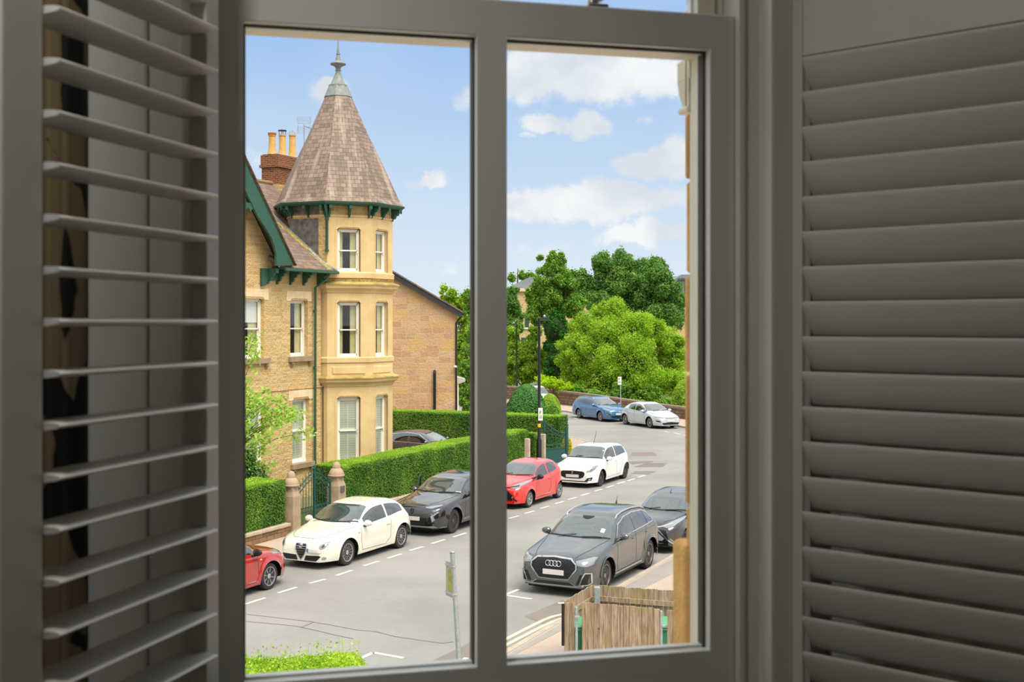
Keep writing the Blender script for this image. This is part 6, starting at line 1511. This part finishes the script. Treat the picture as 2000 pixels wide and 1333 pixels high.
def flats(name, label, x0, x1, Y_, eave, top, wins, roofwins, parapet=None):
    s = Y_/F; X0_, X1_ = (x0-CX)*s, (x1-CX)*s; o = empty(name, (X0_, Y_, 0), 0, label, 'building'); L0 = X1_-X0_; ze = Z_at(eave, Y_); zt = Z_at(top, Y_)
    MB().box(0,L0,0,12,0,ze).build('wall', FLATS, o); MB().rbox(-.3,L0+.3,-.3,12.3,ze-.25,ze+.1,.05).build('parapet', simple('pale_parapet', rgb(214,200,164), .8) if 'pale_parapet' not in MATS else MATS['pale_parapet'], o)
    MB().prism([(0,ze),(L0,ze),(L0,zt-.3),(L0*.96,zt),(L0*.3,zt),(0,zt-1.4)], .8, 11, 'xz').build('roof', GREYC, o)
    for (a, b, c, d) in wins:
        w_ = MB().box((a-x0)*s,(b-x0)*s,-.05,.1,Z_at(d,Y_),Z_at(c,Y_)).build('window', FG, o)
        MB().box((a-x0)*s-.1,(b-x0)*s+.1,-.12,.0,Z_at(d,Y_)-.2,Z_at(d,Y_)).build('sill', CREAM, w_)
    for (a, b, c, d) in roofwins:
        w_ = MB().box((a-x0)*s,(b-x0)*s,.6,.9,Z_at(d,Y_),Z_at(c,Y_)).build('window', simple('green_dormer_glass', rgb(120,150,140), .2) if 'green_dormer_glass' not in MATS else MATS['green_dormer_glass'], o)  # plain green glazing
        q = MB(); 
        for xx in np.linspace((a-x0)*s, (b-x0)*s, 4): q.box(xx-.08,xx+.08,.5,.65,Z_at(d,Y_)-.1,Z_at(c,Y_)+.1)
        q.box((a-x0)*s,(b-x0)*s,.45,.65,Z_at(c,Y_),Z_at(c,Y_)+.2); q.build('window_frame', simple('dark_grey_frame', rgb(70,76,84), .5) if 'dark_grey_frame' not in MATS else MATS['dark_grey_frame'], w_)
    return o
flats('block_of_flats', 'buff stone flats with shallow grey roof behind the tall narrow tree', 985, 1150, 138, 566, 541, [(1025,1033,612,640),(1018,1028,660,690),(1045,1053,615,640),(1060,1068,612,640),(1005,1012,612,640)], [(1100,1120,556,572)])
flats('block_of_flats', 'buff stone flats with grey mansard and green glazed dormer at the skyline', 1296, 1420, 135, 582, 536, [(1322,1332,592,601)], [(1326,1346,547,578)])
def lamp_post(px, ytop, Y_, label, base=.1, sign=False):
    X_ = (px-CX)/F*Y_; o = empty('lamp_post', (X_, Y_, base), 0, label, 'lamp post', 'black street lamp posts'); H = Z_at(ytop, Y_)-base
    MB().lathe([(.11,0),(.11,1.25),(.065,1.35),(.06,H-1.6),(.055,H-1.6),(.05,H)], 14).build('column', BLACKP, o, autos=radians(40))
    dirx = 1 if sign else -1
    hd_ = MB().rbox(min(-.05*dirx,.42*dirx),max(-.05*dirx,.42*dirx),-.12,.12,H-.0,H+.09,.03).build('lamp_head', BLACKP, o)
    MB().box(min(.02*dirx,.38*dirx),max(.02*dirx,.38*dirx),-.09,.09,H-.012,H-.0).build('lens', CREAM, hd_)
    MB().lathe([(.05,H+.09),(.06,H+.14),(.045,H+.19),(.01,H+.21)], 12, Matrix.Translation((.22*dirx,0,0))).build('photocell', GALV, hd_, smooth=True)
    if sign:
        z0 = Z_at(822,Y_)-base; z1 = Z_at(797,Y_)-base
        sg = MB().rbox(-.04,.15,-.085,-.07,z0,z1,.01).build('parking_sign', WHITE, o); q = MB()
        q.tube([(.03,-.088,z1-.12),(.03,-.088,z1-.26)], .010, 5); q.tube([(.03,-.088,z1-.12),(.07,-.088,z1-.14),(.07,-.088,z1-.18),(.03,-.088,z1-.20)], .010, 5)
        for k in range(3): q.box(.0,.11,-.09,-.086,z1-.34-.05*k,z1-.325-.05*k)
        q.build('lettering', simple('sign_print_blue', rgb(60,72,110), .5), sg)
        MB().lathe([(.068,Z_at(835,Y_)-base),(.068,Z_at(828,Y_)-base)], 14).build('yellow_band', simple('yellow_band', rgb(236,190,40), .5), o)
    return o
lamp_post(1053, 625, 50.0, 'black lamp post with white parking sign and yellow band', sign=True)
lamp_post(1009, 635, 97.0, 'farther black lamp post rising behind the domed shrub')
Yp = 77.5; ps = empty('parking_sign', ((1212.5-CX)/F*Yp, Yp, .1), 0, 'white parking sign on a slim grey post by the far wall', 'sign')
MB().tube([(0,0,0),(-.02,0,Z_at(740,Yp)-.1)], .035, 8).build('post', GALV, ps); z0, z1 = Z_at(752,Yp)-.1, Z_at(736.5,Yp)-.1
pl = MB().rbox(-.20,.04,-.06,-.04,z0,z1,.01).build('sign_plate', WHITE, ps); q = MB().tube([(-.13,-.064,z1-.08),(-.13,-.064,z1-.24)], .012, 5); q.tube([(-.13,-.064,z1-.08),(-.07,-.064,z1-.10),(-.07,-.064,z1-.15),(-.13,-.064,z1-.17)], .012, 5)
for k in range(2): q.box(-.17,-.01,-.068,-.062,z1-.32-.06*k,z1-.30-.06*k)
q.build('lettering', simple('sign_print', rgb(70,74,90), .5), pl)
# near signpost seen from behind
Yn = 19.2; sp = empty('street_sign', ((902-CX)/F*Yn, Yn, .1), 0, 'leaning galvanised signpost with a small plate seen from behind', 'sign')
hN = Z_at(1081,Yn)-.1; xt_ = (883.5-902)/F*Yn
MB().tube([(0,0,0),(xt_,0,hN)], .038, 14).build('post', GALV, sp, autos=radians(50)); MB().tube([(xt_,0,hN-.0),(xt_,0,hN+.03)], [.042,.03], 14).build('post_cap', GALV, sp, smooth=True)
zA_, zB_ = Z_at(1168,Yn)-.1, Z_at(1100,Yn)-.1; xm = xt_*.85
Mp = Matrix.Translation((xm-.06,.05,0)) @ Matrix.Rotation(radians(-58),4,'Z')
pl = MB().rbox(-.02-.12,.12,-.004,.004,zA_,zB_,.003,Mp).build('sign_plate', simple('sign_back', rgb(176,178,166), .5, metal=.2, var=.15, vscale=30), sp)
MB().box(-.06,.06,-.010,-.004,zA_+.1,zB_-.12,Mp).build('faded_panel', simple('green_yellow_panel', rgb(170,168,70), .5, var=.3, vscale=8), pl)
for z in (zB_-.05, zA_+.06): m_ = MB().lathe([(.05,z-.015),(.05,z+.015)], 14, Matrix.Translation((xm*(z/hN)/.85,0,0))); m_.box(-.14,.12,-.02,.012,z-.015,z+.015,Mp); m_.build('clamp', SILVER, sp)
# bin store
WOOD = None
m, t, b, o = mat_new('weathered_fence_wood'); obj = t.add('ShaderNodeTexCoord').outputs['Object']; geo = t.add('ShaderNodeNewGeometry')
g1 = t.noise(t.vmath('MULTIPLY', obj, (9,9,.9)), 3.0, 5, .65); c = t.mix(t.smooth(g1, .3, .7), rgb(188,166,138), rgb(126,106,86)); r_ = geo.outputs['Random Per Island']
c = t.mix(t.smooth(r_, .2, .9, 0, .45), c, t.mix(1.0, c, (.72,.68,.66,1), 'MULTIPLY')); g2 = t.noise(obj, 2.4, 4, .6); c = t.mix(t.smooth(g2, .5, .72, 0, .55), c, rgb(150,140,74))
kn = t.add('ShaderNodeTexVoronoi', i_Scale=3.2); t.l.new(obj, kn.inputs['Vector']); c = t.mix(t.smooth(kn.outputs[0], .085, .05, 0, .8), c, rgb(84,62,48))
t.put(b.inputs['Base Color'], c); b.inputs['Roughness'].default_value = .85; WOOD = MATS['weathered_fence_wood']
ztop = 1.37
def XYp(px, yy): return Vector(((px-CX)/F*yy, yy, 0))
fa, fb_, fc_, fd = XYp(1103,21.2), XYp(1157,22.5), XYp(1350,21.9), XYp(1345,20.42)
def fence_run(root, A, B_, pts, top, side=1, bw=.105, z0=.12, name='fence_panel', rails=True):
    d = (B_-A); L0 = d.length; d = d/L0; rz = atan2(d.y, d.x); M = Matrix.Translation(A-root.location+Vector((0,0,root.location.z*0))) @ Matrix.Rotation(rz, 4, 'Z'); mb = MB(); n = max(1, round(L0/bw))
    for k in range(n):
        x0 = L0*k/n; mb.rbox(x0+.003, x0+L0/n-.003, -.010+.004*(k%2), .010+.004*(k%2), z0, top+.012*((k*7)%3-1)*.5, .003, M, seg=1)
    if rails:
        for z in (top-.24, z0+.25): mb.box(0,L0,.012*side,.055*side,z-.045,z+.045,M) if side > 0 else mb.box(0,L0,-.055,-.012,z-.045,z+.045,M)
    return mb.build(name, WOOD, root)
bs = empty('bin_store', (fa.x, fa.y, 0), 0, 'weathered wooden bin store with boarded doors and steel posts', 'bin store')
fence_run(bs, fa, fb_, None, ztop, side=-1); fence_run(bs, fb_, fc_, None, ztop, side=-1)
g0, g1_ = XYp(1136.5,21.12), XYp(1289,20.62)
fence_run(bs, fa+Vector((.0,0,0)), XYp(1122,21.14), None, ztop-.02, name='corner_boards', rails=False)
gp = fence_run(bs, g0, g1_, None, ztop-.0, name='door', rails=False, z0=.16)
fence_run(bs, XYp(1303,20.56), XYp(1345,20.42), None, ztop-.0, name='door', rails=False, z0=.16)
pm = lambda px, yy, r, zt: MB().rbox((px-CX)/F*yy-fa.x-r, (px-CX)/F*yy-fa.x+r, yy-fa.y-r, yy-fa.y+r, .1, zt, .01).build('steel_post', GALV, bs)
pm(1166, 22.2, .055, 1.40); pm(1126, 21.05, .022, 1.30); pm(1291.5, 20.62, .022, 1.34); pm(1318, 20.5, .022, 1.36)
hz = MB(); p_ = XYp(1218, 20.83)-fa; hz.tube([(p_.x-.11,p_.y-.03,Z_at(1267,20.8)),(p_.x+.11,p_.y-.05,Z_at(1269,20.8))], .012, 8); hz.build('handle', SILVER, bs)
for px, py, yy in ((1127,1206,21.0),(1297,1224,20.6)): p_ = XYp(px,yy)-fa; MB().rbox(p_.x-.04,p_.x+.05,p_.y-.02,p_.y+.02,Z_at(py,yy)-.02,Z_at(py,yy)+.02,.005).build('hinge', GALV, bs)
nbk = MB().rbox(-.055,-.01,-.02,.02,Z_at(1262,21.2),Z_at(1180,21.2),.004,Matrix.Rotation(radians(-10),4,'Z')); nbk.build('black_board', BLACK, bs)
BING = simple('green_bin_plastic', rgb(50,128,92), .4, var=.05)
for px, label in ((1140,'green wheelie bin glimpsed through the gap by the black board'),(1304,'green wheelie bin glimpsed past the far edge of the boarded doors')):
    p_ = XYp(px, 21.55); b_ = empty('wheelie_bin', (p_.x,p_.y,.1), radians(8), label, 'bin', 'green wheelie bins in the store'); b_.scale = (.9,.9,.84)
    mb = MB(); mb.add([(-.22,-.26,.06),(.22,-.26,.06),(.22,.26,.06),(-.22,.26,.06),(-.27,-.34,.92),(.27,-.34,.92),(.27,.34,.92),(-.27,.34,.92)],[(3,2,1,0),(4,5,6,7),(0,1,5,4),(1,2,6,5),(2,3,7,6),(3,0,4,7)]); mb.rbox(-.30,.30,-.37,.37,.88,.93,.01)
    mb.build('body', BING, b_); MB().rbox(-.29,.29,-.38,.36,.935,1.0,.03).build('lid', simple('green_bin_lid', rgb(96,176,130), .35) if 'green_bin_lid' not in MATS else MATS['green_bin_lid'], b_)
    mb = MB().tube([(-.2,.40,.95),(.2,.40,.95)], .02, 8); mb.build('handle', BING, b_)
    for sx in (-1,1): MB().lathe([(.1,-.03),(.1,.03)], 16, Matrix.Translation((sx*.22,.28,.1)) @ Matrix.Rotation(pi/2,4,'Z'), axis='y').build('wheel', BLACK, b_)
# neighbour railing glimpsed by the window bar
